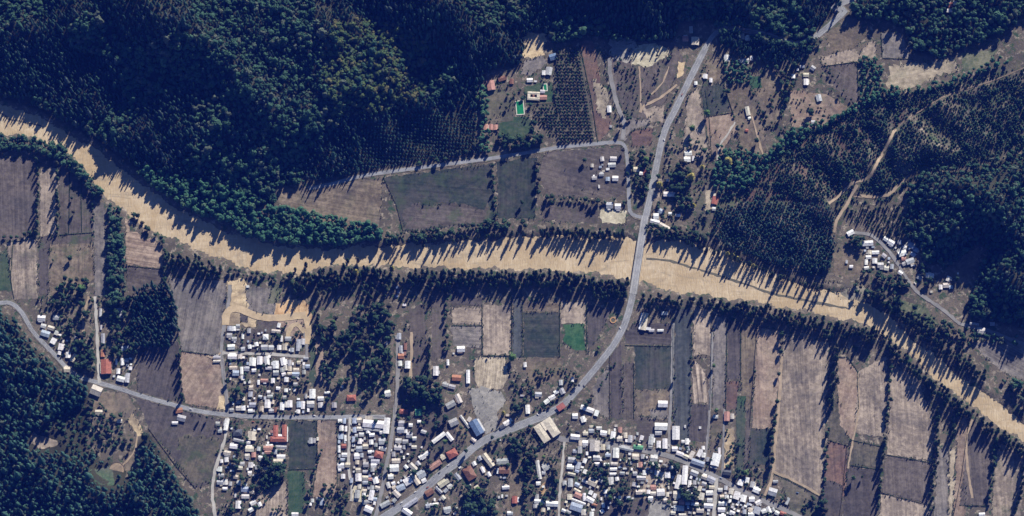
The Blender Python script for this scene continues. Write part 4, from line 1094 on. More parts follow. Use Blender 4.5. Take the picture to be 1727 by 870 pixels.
# round sandy ring and pond
def ring(px, py, r0, r1, name, label, cat, inner):
    x, y, z = P(px, py)
    t = empty(name, (x[0], y[0], z[0] + FIELD_TOP), 0)
    n = 28; v = []; f = []
    for i in range(n):
        a = 2 * math.pi * i / n
        for rr, zz in ((r0, .1), (r0 - .1, .7), (r1 + .1, .7), (r1, .1)): v.append((rr * math.cos(a), rr * math.sin(a), zz))
    for i in range(n):
        j = (i + 1) % n
        for k in range(3): f.append((4 * i + k, 4 * j + k, 4 * j + k + 1, 4 * i + k + 1))
    link('rim', mesh('rim', v, f, [M['wood'] if inner != 'darkwater' else M['orange_sand'] if name == 'sand_pond' else M['tile']]), t)
    vf = [(r1 * math.cos(2 * math.pi * i / n), r1 * math.sin(2 * math.pi * i / n), .14) for i in range(n)]
    m = M['soil'] if inner == 'soil' else M[inner]
    o = link('floor', mesh('floor', vf, [tuple(range(n))], [m]), t)
    if inner == 'soil': o['tone_a'] = [.34, .25, .16]; o['tone_b'] = [.40, .31, .21]; o['furrow'] = .1; o['furrow_x'] = 1.0; o['furrow_y'] = 0.0; o['sward'] = 0.0
    tag(t, label, cat)
ring(197, 792, 12.5, 12, 'riding_ring', 'round sandy ring in the south-west forest clearing', 'ring', 'soil')
ring(1034, 540, 5.5, 3.5, 'sand_pond', 'small round orange-rimmed pond beside the highway bend', 'pond', 'darkwater')
ring(940, 425, 4.2, 3.0, 'river_basin', 'small dark round basin with pale rim in the river', 'basin', 'darkwater')

# ------------------------------------------------------------------ cars
CARS = """1046,553,-60,W 977,649,-48,K 985,651,-48,K 963,664,-35,K 907,699,-35,W 845,722,30,K 848,719,30,W 852,716,30,B 843,743,30,W 741,797,36,K 756,785,38,W 721,822,33,R 700,830,35,W 666,852,33,K 677,848,33,W 662,849,33,B 976,729,-10,K 973,728,-10,K 1007,741,-10,W 1020,743,-10,K 592,716,90,W 427,711,0,R 427,720,0,K 530,701,0,W 1345,831,-20,L 1128,752,90,W 1543,478,-45,W 1120,236,-70,W 1150,160,65,R 660,760,75,W 322,690,-12,W 1216,806,-25,B"""
def car_mesh():
    b = MB()
    b.box(0, 0, .35, 4.2, 1.72, .55, taper=.97)
    c = MB().box(-.25, 0, .9, 2.3, 1.5, .5, taper=.82)
    return b, c
cb, cc = car_mesh()
mb_, mc_ = cb.me('body', [M['roof']]), cc.me('cabin', [M['glass']])
mr_ = MB().box(-.25, 0, 1.4, 1.75, 1.2, .06).me('car_roof', [M['roof']])
mw_ = MB()
mw_.add([(.32 * math.cos(a), y, .32 + .32 * math.sin(a)) for y in (-.1, .1) for a in np.linspace(0, 2 * math.pi, 10, endpoint=False)],
        [tuple(range(10)), tuple(range(19, 9, -1))] + [(i, 10 + i, 10 + (i + 1) % 10, (i + 1) % 10) for i in range(10)])
mw_ = mw_.me('wheel', [M['tyre']])
for k, s in enumerate(CARS.split()):
    px, py, rot, c = s.split(','); px, py = float(px), float(py)
    x, y, z = P(px, py)
    t = empty('parked_car', (x[0], y[0], z[0] + FIELD_TOP + .36), math.radians(float(rot)))
    b = link('body', mb_, t); b.color = (*ROOFC[c], 1)
    link('cabin', mc_, t); rr = link('car_roof', mr_, t); rr.color = b.color
    for sx in (-1.3, 1.3):
        for sy in (-.82, .82): link('wheel', mw_, t, (sx, sy, 0))
    tag(t, None, 'car', 'cars in the village')
    place(t, f"{RWORD[c]} parked car", px, py)
# ------------------------------------------------------------------ tree shapes
def crown_mesh(kind, seed, mat, n=170):
    """leaf clumps spread through the crown's volume round an uneven core"""
    r = random.Random(seed)
    v, f = [], []
    def leaf(c, nrm, s):
        nrm = Vector(nrm).normalized()
        t = nrm.orthogonal().normalized()
        a = r.uniform(0, 6.28)
        b = nrm.cross(t)
        t, b = t * math.cos(a) + b * math.sin(a), b * math.cos(a) - t * math.sin(a)
        k = len(v)
        for sx, sy in ((-1, -.8), (.9, -1), (1, .8), (-.8, 1)):
            v.append(Vector(c) + t * (sx * s * r.uniform(.7, 1.2)) + b * (sy * s * r.uniform(.7, 1.2)) + nrm * r.uniform(-.2, .2) * s)
        f.append((k, k + 1, k + 2, k + 3))
    def core(prof, nseg=7):
        k = len(v)
        for z, rad in prof:
            for i in range(nseg):
                a = 2 * math.pi * (i + r.uniform(-.2, .2)) / nseg
                q = rad * r.uniform(.7, 1.1)
                v.append(Vector((q * math.cos(a), q * math.sin(a), z + r.uniform(-.2, .2))))
        for j in range(len(prof) - 1):
            for i in range(nseg):
                f.append((k + j * nseg + i, k + j * nseg + (i + 1) % nseg, k + (j + 1) * nseg + (i + 1) % nseg, k + (j + 1) * nseg + i))
        f.append(tuple(k + (len(prof) - 1) * nseg + i for i in range(nseg)))
    if kind == 'pine':            # 18 m tall, 2.9 m radius
        core([(3, .9), (5, 1.9), (9, 1.45), (13, .8), (17, .12)])
        for i in range(n):
            t = r.random() ** .8
            z = 3 + 15 * t
            rad = (3.0 * (1 - t) ** .8 + .1) * (.75 + .3 * math.sin(z * 2.4)) * r.uniform(.6, 1.08)
            a = r.uniform(0, 6.28)
            leaf((rad * math.cos(a), rad * math.sin(a), z), (math.cos(a), math.sin(a), r.uniform(.2, 1.3)), r.uniform(.3, .62))
    elif kind == 'poplar':        # 20 m tall, 2.4 m radius column
        core([(2.5, .5), (5, 1.3), (10, 1.6), (15, 1.2), (19.3, .2)])
        for i in range(n):
            t = r.random()
            z = 2 + 18.3 * t
            rad = 2.5 * math.sin(math.pi * min(1, .12 + .84 * t) ** .8) ** .7 * r.uniform(.55, 1.1) + .1
            a = r.uniform(0, 6.28)
            leaf((rad * math.cos(a), rad * math.sin(a), z), (math.cos(a), math.sin(a), r.uniform(-.1, 1.0)), r.uniform(.35, .75))
    elif kind == 'young':         # 5 m sapling
        core([(.4, .5), (1.2, .8), (3, .45), (4.7, .06)], 6)
        for i in range(n):
            t = r.random()
            z = .4 + 4.5 * t
            rad = (1.35 * (1 - t) + .05) * r.uniform(.6, 1.1)
            a = r.uniform(0, 6.28)
            leaf((rad * math.cos(a), rad * math.sin(a), z), (math.cos(a), math.sin(a), r.uniform(.2, 1.3)), r.uniform(.2, .4))
    else:                         # broadleaf 10 m, 3.6 m radius, several lobes; 'shrub' 2.6 m; 'bare' open twigs
        S = dict(broad=1.0, shrub=.36, bare=1.0)[kind]
        lobes = []
        for i in range(r.randint(6, 8)):
            a = r.uniform(0, 6.28); q = r.uniform(.9, 2.3)
            lobes.append((q * math.cos(a), q * math.sin(a), r.uniform(4.2, 7.8), r.uniform(1.2, 2.0)))
        lobes.append((0, 0, 8.0, 1.8))
        if kind != 'bare': core([(2.6 * S, 1.1 * S), (4 * S, 2.3 * S), (6 * S, 2.5 * S), (8 * S, 1.6 * S), (9 * S, .4 * S)], 8)
        for i in range(n):
            cx, cy, cz, rr = r.choice(lobes)
            d = Vector((r.gauss(0, 1), r.gauss(0, 1), r.gauss(.35, 1))).normalized()
            q = rr * r.uniform(.75, 1.12)
            c = (Vector((cx, cy, cz)) + d * q) * S
            leaf(c, d + Vector((0, 0, .25)), r.uniform(.34, .72) * S * (1.0 if kind != 'bare' else .5))
    return mesh(kind + '_crown', v, f, [mat])

def trunk_mesh(h, r0, limbs, seed):
    r = random.Random(seed)
    mb = MB().tube(0, 0, -.6, h, r0, r0 * .45, 7)
    for i in range(limbs):
        a = r.uniform(0, 6.28); z0 = h * r.uniform(.45, .8); l = r.uniform(1.2, 2.4)
        q = []
        for e, rad in ((0, r0 * .38), (1, r0 * .14)):
            for k in range(4):
                b = 2 * math.pi * k / 4
                q.append((math.cos(a) * l * e + rad * math.cos(b), math.sin(a) * l * e + rad * math.sin(b), z0 + l * .8 * e))
        mb.add(q, [(k, (k + 1) % 4, 4 + (k + 1) % 4, 4 + k) for k in range(4)])
    return mb.me('trunk', [M['bark']])

KIND = {}   # kind -> list of (crown, trunk)
def reg(k, shape, mat, nv, h, r0, limbs, n=170):
    KIND[k] = [(crown_mesh(shape, s * 7 + len(k), M[mat], n), trunk_mesh(h, r0, limbs, s)) for s in range(nv)]
reg('pine', 'pine', 'leaf_pine', 4, 14, .22, 0)
reg('native', 'broad', 'leaf_native', 4, 6, .25, 4)
reg('pinelight', 'pine', 'leaf_pine_light', 4, 14, .22, 0)
reg('thicket', 'broad', 'leaf_thicket', 4, 6, .25, 4)
reg('autumn', 'broad', 'leaf_autumn', 3, 6, .25, 4)
reg('poplar', 'poplar', 'leaf_poplar', 4, 15, .28, 3, 190)
reg('yellow', 'poplar', 'leaf_yellow', 2, 15, .28, 3, 190)
reg('garden', 'broad', 'leaf_garden', 4, 6, .24, 5, 210)
reg('bright', 'broad', 'leaf_bright', 2, 6, .26, 5, 210)
reg('bare', 'bare', 'leaf_bare', 2, 7, .26, 7, 150)
reg('shrub', 'shrub', 'leaf_garden', 3, 1.6, .07, 2, 90)
reg('young', 'young', 'leaf_young', 3, 3.5, .07, 0, 60)
EXT = dict(pine=18, native=10, autumn=10, poplar=20, yellow=20, garden=10, bright=10, bare=10, shrub=3, young=5)

# one crown-and-trunk mesh per kind for the uncountable woods
def joined(kind, k):
    c, t = KIND[kind][k]
    vs_ = [tuple(v.co) for v in c.vertices]; fs = [tuple(p.vertices) for p in c.polygons]
    n = len(vs_); mi = [0] * len(fs)
    vs_ += [tuple(v.co) for v in t.vertices]; fs += [tuple(i + n for i in p.vertices) for p in t.polygons]
    mi += [1] * (len(fs) - len(mi))
    return mesh(kind + '_tree', vs_, fs, [c.materials[0], t.materials[0]], mi)

def wood(name, label, kind, X, Y, Z, S, SZ):
    """an uncountable wood: the trees of one stand as one object of stuff"""
    n = len(X)
    if n == 0: return
    me = bpy.data.meshes.new(name)
    me.vertices.add(n)
    me.vertices.foreach_set('co', np.column_stack([X, Y, Z]).astype(np.float32).ravel())
    r = np.random.default_rng(n)
    def at(nm, typ, val, key='value'):
        a = me.attributes.new(nm, typ, 'POINT'); a.data.foreach_set(key, val)
    at('grow', 'FLOAT_VECTOR', np.column_stack([S, S, SZ]).astype(np.float32).ravel(), 'vector')
    at('turn', 'FLOAT_VECTOR', np.column_stack([r.normal(0, .04, n), r.normal(0, .04, n), r.uniform(0, 6.28, n)]).astype(np.float32).ravel(), 'vector')
    protos = KIND[kind]
    at('which', 'INT', r.integers(0, len(protos), n).astype(np.int32))
    o = link(name, me)
    ng = bpy.data.node_groups.new(name, 'GeometryNodeTree')
    ng.interface.new_socket('Geometry', in_out='INPUT', socket_type='NodeSocketGeometry')
    ng.interface.new_socket('Geometry', in_out='OUTPUT', socket_type='NodeSocketGeometry')
    N, L = ng.nodes, ng.links
    gi, go = N.new('NodeGroupInput'), N.new('NodeGroupOutput')
    g2i = N.new('GeometryNodeGeometryToInstance')
    for k in range(len(protos)):
        oi = N.new('GeometryNodeObjectInfo'); oi.inputs[0].default_value = proto(kind, k)
        L.new(oi.outputs['Geometry'], g2i.inputs[0])
    iop = N.new('GeometryNodeInstanceOnPoints')
    iop.inputs['Pick Instance'].default_value = True
    def named(nm, typ):
        x = N.new('GeometryNodeInputNamedAttribute'); x.data_type = typ; x.inputs[0].default_value = nm
        return x.outputs[0]
    e2r = N.new('FunctionNodeEulerToRotation')
    L.new(named('turn', 'FLOAT_VECTOR'), e2r.inputs[0])
    L.new(gi.outputs[0], iop.inputs['Points']); L.new(g2i.outputs[0], iop.inputs['Instance'])
    L.new(named('which', 'INT'), iop.inputs['Instance Index'])
    L.new(e2r.outputs[0], iop.inputs['Rotation']); L.new(named('grow', 'FLOAT_VECTOR'), iop.inputs['Scale'])
    L.new(iop.outputs[0], go.inputs[0])
    md = o.modifiers.new('stand', 'NODES'); md.node_group = ng
    tag(o, label, kind='stuff')
    return o
_PROTO = {}
def proto(kind, k):
    if (kind, k) not in _PROTO:
        _PROTO[(kind, k)] = bpy.data.objects.new(kind + '_source', joined(kind, k))
    return _PROTO[(kind, k)]

def stand(poly_px, spacing, jit=.42, rows=None):
    """jittered planting inside an outline on the survey grid"""
    a = arr(poly_px) if isinstance(poly_px, str) else np.asarray(poly_px)
    lo, hi = a.min(0), a.max(0)
    c = (lo + hi) / 2
    R = np.hypot(*(hi - lo)) / 2 + 10
    sx, sy = (spacing, spacing) if np.ndim(spacing) == 0 else spacing
    X, Y = np.meshgrid(np.arange(-R, R, sx), np.arange(-R, R, sy))
    if rows is None: X[::2] += sx / 2
    X = X + rng.uniform(-jit, jit, X.shape) * sx; Y = Y + rng.uniform(-jit, jit, Y.shape) * sy
    th = math.radians(rows or 0)
    px = c[0] + X * math.cos(th) - Y * math.sin(th); py = c[1] + X * math.sin(th) + Y * math.cos(th)
    px, py = px.ravel(), py.ravel()
    ok = inside(px, py, a) & (px > -70) & (px < 1800) & (py > -60) & (py < 940)
    return px[ok], py[ok]

def clear_of(px, py, road_gap=1.0, house_gap=.5):
    ok = np.ones(len(px), bool)
    x, y, z = P(px, py)
    for q, w_ in ROADPX: ok &= dist_poly(x, y, q) > w_ / 2 + road_gap
    for hx, hy, a, b, th in HPX:
        u = (px - hx) * math.cos(th) - (py - hy) * math.sin(th); v_ = (px - hx) * math.sin(th) + (py - hy) * math.cos(th)
        ok &= ~((np.abs(u) < a + house_gap) & (np.abs(v_) < b + house_gap))
    return ok

def noise2(px, py, sc, ph=0.0):
    return (np.sin(px / sc + ph) * np.cos(py / sc * 1.2 + ph * 2) + .5 * np.sin(px / sc * 2.3 + py / sc * 1.7 + ph) + .4 * np.cos(px / sc * .9 - py / sc * 2.6 + 1.7 * ph)) / 1.9

def plant(name, label, kind, px, py, size, sd=.14, tall=1.0, gap=1.0):
    if len(px) == 0: return
    ok = clear_of(px, py, gap)
    px, py = px[ok], py[ok]
    n = len(px)
    s = np.clip(rng.normal(size, size * sd, n), size * .5, size * 1.6)
    if n > 400:
        s = s * (1 + .22 * noise2(px, py, 31, .7)); s = np.where(rng.random(n) < .06, s * 1.4, s)
    sz = s * tall * rng.uniform(.72, 1.28, n)
    x, y, z = P(px, py)
    wood(name, label, kind, x, y, z, s, sz)

# ------------------------------------------------------------------ the woods
NWP = "-70,-60 -70,150 0,164 60,180 150,226 230,282 300,330 380,366 466,340 464,316 560,302 606,294 612,214 700,190 804,184 806,150 824,120 882,108 888,62 912,50 934,74 976,68 990,58 1022,68 1080,72 1136,68 1148,36 1204,36 1216,74 1244,96 1300,108 1350,108 1384,72 1378,48 1416,10 1424,-60"
px, py = stand(NWP, 5.7)
AUT = arr("560,40 640,30 720,70 715,160 670,190 560,200 540,120")
aut = inside(px, py, AUT) & (rng.random(len(px)) < .75)
keep = ~((noise2(px, py, 23, 3.1) > .62) & (rng.random(len(px)) < .55))
px, py, aut = px[keep], py[keep], aut[keep]
nat = (noise2(px, py, 60, .4) > .12) & ~aut
nat |= inside(px, py, arr("330,20 440,40 560,60 560,220 460,270 330,220")) & ~aut & (rng.random(len(px)) < .7)
foot = inside(px, py, arr("226,290 250,284 300,296 350,308 400,322 440,338 430,360 400,376 350,370 300,344 260,318"))
aut, nat = aut & ~foot, nat & ~foot
pin = ~aut & ~nat & ~foot
plant('pine_forest', 'dark pine forest covering the north-west hills', 'pine', px[pin], py[pin], 1.0, .24)
plant('native_forest', 'mixed leafy forest on the north-west ridges', 'native', px[nat], py[nat], 1.08, .3, 1.4)
plant('autumn_wood', 'patch of yellowing autumn trees in the north forest', 'autumn', px[aut], py[aut], 1.2, .2)
px, py = stand("612,216 700,192 804,186 806,258 720,272 640,284 608,292 604,262", (5.6, 6.2), .14, rows=4)
plant('pine_plantation', 'pine plantation in rows north of the orchard road', 'pine', px, py, .82, .08, .7)
px, py = stand("1446,-60 1442,4 1428,26 1462,36 1480,30 1520,46 1536,86 1590,98 1640,76 1690,58 1727,28 1800,0 1800,-60", 7.4)
plant('broadleaf_wood', 'rounded leafy wood in the north-east corner', 'native', px, py, 1.2, .2, 1.35)
px, py = stand("1800,220 1727,250 1640,280 1560,286 1530,318 1526,362 1522,398 1552,418 1560,444 1600,450 1650,414 1664,424 1642,480 1624,526 1640,534 1727,556 1800,580", 6.6)
b = rng.random(len(px)) < .4
plant('pine_forest', 'dark pine forest on the eastern hill', 'pine', px[b], py[b], 1.0)
plant('native_forest', 'leafy forest clumps on the eastern hill', 'native', px[~b], py[~b], 1.15, .22, 1.3)
px, py = stand("-70,520 0,524 25,540 60,586 96,620 140,642 154,662 130,690 70,716 46,742 60,762 120,764 190,776 206,800 196,822 210,812 244,742 262,748 316,834 342,872 350,940 -70,940", 7.4)
k = inside(px, py, arr("146,786 196,780 202,822 160,826")) | inside(px, py, arr("50,722 100,738 98,758 50,758"))
px, py = px[~k], py[~k]
b = rng.random(len(px)) < .7
plant('pine_forest', 'blue-green pine forest on the south-west hill', 'pinelight', px[b], py[b], 1.4, .2)
plant('native_forest', 'leafy trees among the south-west pines', 'native', px[~b], py[~b], 1.1, .2, 1.2)
px, py = stand("60,700 150,668 206,700 214,752 150,770 100,764 96,736 60,722", 9.5)
plant('open_wood', 'scattered leafy trees in the south-west clearing', 'garden', px, py, .95, .25)
px, py = stand("226,492 240,484 282,482 297,520 297,560 286,588 232,586 222,556", 6.2, .25)
plant('dense_grove', 'dense dark grove between the west fields', 'pine', px, py, 1.25, .12, 1.1)
# young pines on the eastern hill
px, py = stand("1200,398 1208,350 1262,340 1330,340 1404,350 1410,402 1398,456 1370,464 1300,446 1240,420", (5.4, 5.8), .25, rows=-30)
plant('pine_plantation', 'dense dark square of planted pines above the river', 'pine', px, py, 1.0, .12, .62)
px, py = stand("1212,338 1262,314 1330,242 1440,180 1500,160 1620,140 1727,112 1800,84 1800,196 1727,248 1640,278 1560,286 1500,340 1430,346 1330,336 1262,336", (5.0, 4.7), .2, rows=-32)
g = noise2(px, py, 48, 2.0)
k = rng.random(len(px)) < np.where(py > 430 - .16 * px, .93, .90)
k &= ~((g > .7) & (rng.random(len(px)) < .5))
plant('young_plantation', 'rows of young pines on the rust-coloured eastern hill', 'young', px[k], py[k], 1.8, .3, .72, 1.5)
# river-side thickets that read as one mass
THICK = [("386,380 420,364 470,350 520,358 580,370 645,386 648,408 560,416 470,412 410,398", 'thicket', 5.6, 1.2, 'green leafy thicket on the north bank bend'),
         ("226,290 250,284 300,296 350,308 400,322 440,338 430,360 400,376 350,370 300,344 260,318", 'thicket', 5.6, 1.2, 'leafy thicket at the foot of the north-west hill'),
         ("-70,228 0,230 60,236 110,252 140,286 170,322 178,336 160,330 130,300 100,268 40,256 -70,252", 'native', 5.2, 1.25, 'dark thicket on the south bank in the west'),
         ("184,340 206,356 210,420 212,500 196,540 186,500 182,420", 'native', 6.0, 1.2, 'belt of trees beside the west farm lane'),
         ("536,548 600,520 660,512 664,560 660,640 636,690 600,650 560,660 540,640 548,600", 'garden', 8.6, 1.25, 'overgrown garden wood west of the village street'),
         ("676,640 720,634 748,660 746,684 716,676 690,670", 'garden', 6.0, 1.3, 'green copse south of the orange-roofed house'),
         ("1210,246 1260,254 1292,262 1330,220 1400,202 1440,178 1500,148 1540,150 1600,136 1690,96 1700,106 1600,146 1500,164 1440,190 1330,248 1262,318 1206,330 1200,300", 'thicket', 6.2, 1.0, 'green scrub belt along the plantation edge'),
         ("1450,98 1478,96 1490,120 1492,160 1450,176", 'thicket', 6.4, .85, 'planted scrub strip between two dry fields'),
         ("1440,474 1500,490 1560,530 1620,556 1640,590 1580,560 1500,520 1444,500", 'garden', 7.0, 1.1, 'mixed scrub between hamlet road and river'),
         ("1620,552 1727,566 1727,584 1640,580", 'native', 8.0, .95, 'leafy belt along the hamlet road'),
         ("1680,636 1727,640 1800,680 1800,720 1740,690 1700,664", 'native', 7.5, 1.1, 'dark wood on the east bank by the grey field'),
         ("1400,350 1450,376 1520,420 1526,380 1520,340 1500,346 1440,352", 'young', 5.5, 1.4, 'scrubby slope above the hamlet'),
         ("1290,852 1340,868 1360,838 1392,842 1386,930 1300,930", 'garden', 8.0, 1.0, 'garden trees at the village edge'),
         ("430,790 470,800 480,815 440,838 424,820", 'garden', 8.0, .9, 'garden wood by the school plots'),
         ("545,812 584,818 590,866 546,900 530,870", 'garden', 8.0, .85, 'rough brushy plot south of the lane'),
         ("1122,276 1160,270 1174,300 1168,356 1140,350 1128,322", 'garden', 7.6, 1.1, 'tall dark trees east of the upper highway'),
         ("1062,262 1098,258 1098,296 1086,344 1064,336", 'garden', 8.0, .95, 'garden trees between road and highway north of the bridge'),
         ("1098,382 1150,386 1194,396 1190,408 1098,400", 'garden', 6.0, 1.1, 'bushy bank below the houses east of the bridge'),
         ("810,150 822,150 824,258 810,262", 'thicket', 6.5, 1.1, 'tree line at the west edge of the villa garden'),
         ("840,226 880,236 914,228 912,246 880,252 842,248", 'garden', 6.5, 1.25, 'leafy trees along the orchard road'),
         ("862,745 884,738 906,756 900,800 884,806 864,780", 'garden', 6.2, 1.1, 'dense garden trees west of the courtyard hall'),
         ("778,824 830,826 840,868 786,872", 'garden', 6.4, 1.35, 'tall dark garden trees south of main street'),
         ("1092,776 1142,780 1140,800 1130,792 1100,794", 'garden', 6.0, 1.2, 'dark trees behind the east street houses'),
         ("1142,826 1182,826 1180,850 1146,848", 'garden', 6.0, 1.3, 'dark tree clump in the south-east houses'),
         ("1022,824 1062,822 1060,850 1024,852", 'garden', 6.2, 1.3, 'green trees above the rough south plot'),
         ("986,770 1030,776 1026,830 990,804", 'garden', 7.0, .95, 'garden trees among the central houses'),
         ("1434,398 1456,396 1460,428 1436,424", 'garden', 7.0, .9, 'trees at the top of the hamlet'),
         ("1450,452 1512,462 1540,490 1500,486 1452,470", 'garden', 7.0, .9, 'trees below the hamlet houses'),
         ("1544,436 1566,452 1564,480 1548,470", 'garden', 7.0, .9, 'trees east of the hamlet houses'),
         ("92,470 158,472 158,500 132,540 120,560 100,520", 'garden', 8.0, 1.15, 'loose trees north of the west farmhouses'),
         ("118,560 160,566 160,630 128,620", 'garden', 7.0, 1.2, 'trees beside the west dirt lane'),
         ("182,510 226,500 228,600 186,600", 'garden', 7.4, 1.15, 'trees around the plots west of the grove'),
         ("440,768 482,784 478,822 440,812", 'garden', 6.6, 1.15, 'trees south of the school plots'),
         ("1290,112 1340,112 1336,150 1310,140", 'garden', 7.0, 1.0, 'dark trees in the shade of the north wood'),
         ("1220,104 1262,104 1268,140 1226,144", 'thicket', 6.0, .8, 'fruit trees behind the north houses'),
         ("650,395 700,392 760,386 830,374 900,372 900,384 830,388 760,398 690,406 650,408", 'garden', 5.6, 1.15, 'low green scrub along the north bank')]
for pl, kd, sp, sz, lab in THICK:
    px, py = stand(pl, sp)
    if kd == 'garden':
        k = (noise2(px, py, 19, 2.2) < .28) | (rng.random(len(px)) < .25)
        px, py = px[k], py[k]
    plant('thicket', lab, kd, px, py, sz, .3, 1.35 if 'north bank bend' in lab or 'foot of' in lab else 1.2)

# ------------------------------------------------------------------ single trees
GROUPN = {}
def tree(kind, px, py, s, sz, label, name, cat, group, gap=True):
    k = random.randrange(len(KIND[kind]))
    x, y, z = P(px, py)
    c, t = KIND[kind][k]
    e = empty(name, (x[0], y[0], z[0] + .02), random.uniform(0, 6.28))
    e.scale = (s, s, sz)
    if kind == 'shrub':
        pass
    link('trunk', t, e)
    link('crown', c, e)
    tag(e, label, cat, group)
    return e

def ordn(n): return f"{n}{'th' if 10 <= n % 100 <= 20 else {1: 'st', 2: 'nd', 3: 'rd'}.get(n % 10, 'th')}"

def belt(kind, name, cat, pts, spacing, width, size, tall, rowname, frm, count_as='thing', jit=.35):
    """trees along a line; label counts them from one end"""
    a = arr(pts)
    seg = np.hypot(*np.diff(a, axis=0).T); cum = np.concatenate([[0], np.cumsum(seg)])
    n = int(cum[-1] / spacing) + 1
    u = np.clip(np.linspace(0, cum[-1], n) + rng.normal(0, spacing * jit * 1.1, n), 0, cum[-1]); u.sort()
    px = np.interp(u, cum, a[:, 0]); py = np.interp(u, cum, a[:, 1])
    d = np.gradient(a, axis=0); ang = np.interp(u, cum, np.unwrap(np.arctan2(d[:, 1], d[:, 0])))
    w_ = rng.normal(0, .33, n) * width
    px, py = px - np.sin(ang) * w_, py + np.cos(ang) * w_
    ok = clear_of(px, py, .6)
    px, py = px[ok], py[ok]
    if count_as == 'stuff':
        plant('tree_belt', rowname, kind, px, py, size, .16, tall); return
    for i in range(len(px)):
        s = size * random.uniform(.72, 1.35); sz = s * tall * random.uniform(.62, 1.3)
        lab = f"{ordn(i + 1)} tree from the {frm} in the {rowname}"
        assert lab not in USED, lab
        USED[lab] = 1
        tree(kind, px[i], py[i], s, sz, lab, name, cat, rowname)

# poplar belts on the river banks: the crowns against the water are counted, the ranks behind are one mass
BELTS = [
 ("280,430 330,440 372,456", 7, 8, 1.0, 1.05, 'south bank belt beside the grey fallow field', 'west'),
 ("492,476 540,464 600,459 660,461", 5.5, 12, 1.05, 1.1, 'south bank belt above the orange earth pit', 'west'),
 ("692,464 760,462 840,463 900,466 960,467 1000,472", 6.4, 8, 1.05, 1.1, 'long south bank belt west of the bridge', 'west'),
 ("1002,475 1030,476 1056,481", 4.5, 14, 1.05, 1.1, 'dense clump at the south-west bridge end', 'west'),
 ("1084,504 1130,506 1150,512", 7, 10, .9, .95, 'short south bank belt east of the bridge', 'west'),
 ("1200,508 1240,516 1300,526 1360,538 1420,548 1478,562", 6.4, 8, 1.05, 1.1, 'long south bank belt east of the barn', 'west'),
 ("1486,564 1530,604 1560,634 1600,668 1650,706 1727,756", 6.4, 7, 1.0, 1.1, 'south bank belt in the far east', 'north'),
 ("912,398 980,400 1052,403", 6.2, 7, 1.0, 1.1, 'north bank belt west of the bridge', 'west'),
 ("1156,412 1230,436 1300,466 1400,492", 7, 8, 1.0, 1.15, 'north bank belt below the pine square', 'west'),
 ("1470,498 1500,522 1550,562 1600,600 1660,640", 6.5, 12, 1.0, 1.1, 'north bank belt below the hamlet', 'west'),
]
for pts, sp, wd, sz, tl, nm, fr in BELTS:
    belt('poplar', 'riverside_poplar', 'poplar', pts, sp, wd, sz, tl, nm, fr)
BACK = [("282,438 330,448 372,464", 2.6, 16), ("492,486 540,476 600,472 660,474", 1.4, 36), ("692,473 760,471 840,473 960,477 1000,483", 2.0, 20), ("1002,490 1056,498", 1.2, 34),
        ("1084,508 1150,514", 3.5, 16), ("1160,508 1200,512", 4, 12), ("1204,518 1300,536 1400,558 1478,574", 2.2, 18), ("1490,576 1560,646 1640,712 1727,770", 3.4, 14), ("912,390 1050,396", 3.2, 10), ("1478,502 1560,560 1660,632", 3.6, 22), ("660,472 692,476", 3, 14)]
BN = ['west', 'pit side', 'long', 'bridge end', 'barn side', 'short', 'eastern', 'far eastern', 'north bank', 'hamlet side', 'gap']
for i, (pts, sp, wd) in enumerate(BACK):
    belt('poplar', '', '', pts, sp, wd, 1.05, 1.0, f"{BN[i]} inner ranks of riverside poplars", '', 'stuff')
for i, (pts, sp, wd, sz, kd) in enumerate([("650,412 720,408 800,402 900,396", 7, 8, .95, 'poplar'), ("1096,398 1150,404", 9, 6, .8, 'poplar'), ("1212,56 1240,54 1290,68 1340,80 1372,70", 3.4, 3, 1.3, 'native'), ("1206,44 1240,40 1290,54 1340,66 1374,52", 3.4, 3, 1.3, 'native'), ("1400,452 1300,440 1230,416 1200,398", 4, 6, 1.0, 'pine'), ("300,560 296,520 284,486", 5, 4, 1.2, 'pine')]):
    belt(kd, '', '', pts, sp, wd, sz, 1.15, ['north bank poplars casting long shadows on the river', 'north bank trees east of the bridge', 'trees south of the shaded highway', 'trees north of the shaded highway', 'outer rank of the pine square', 'outer rank of the dense grove'][i], '', 'stuff')

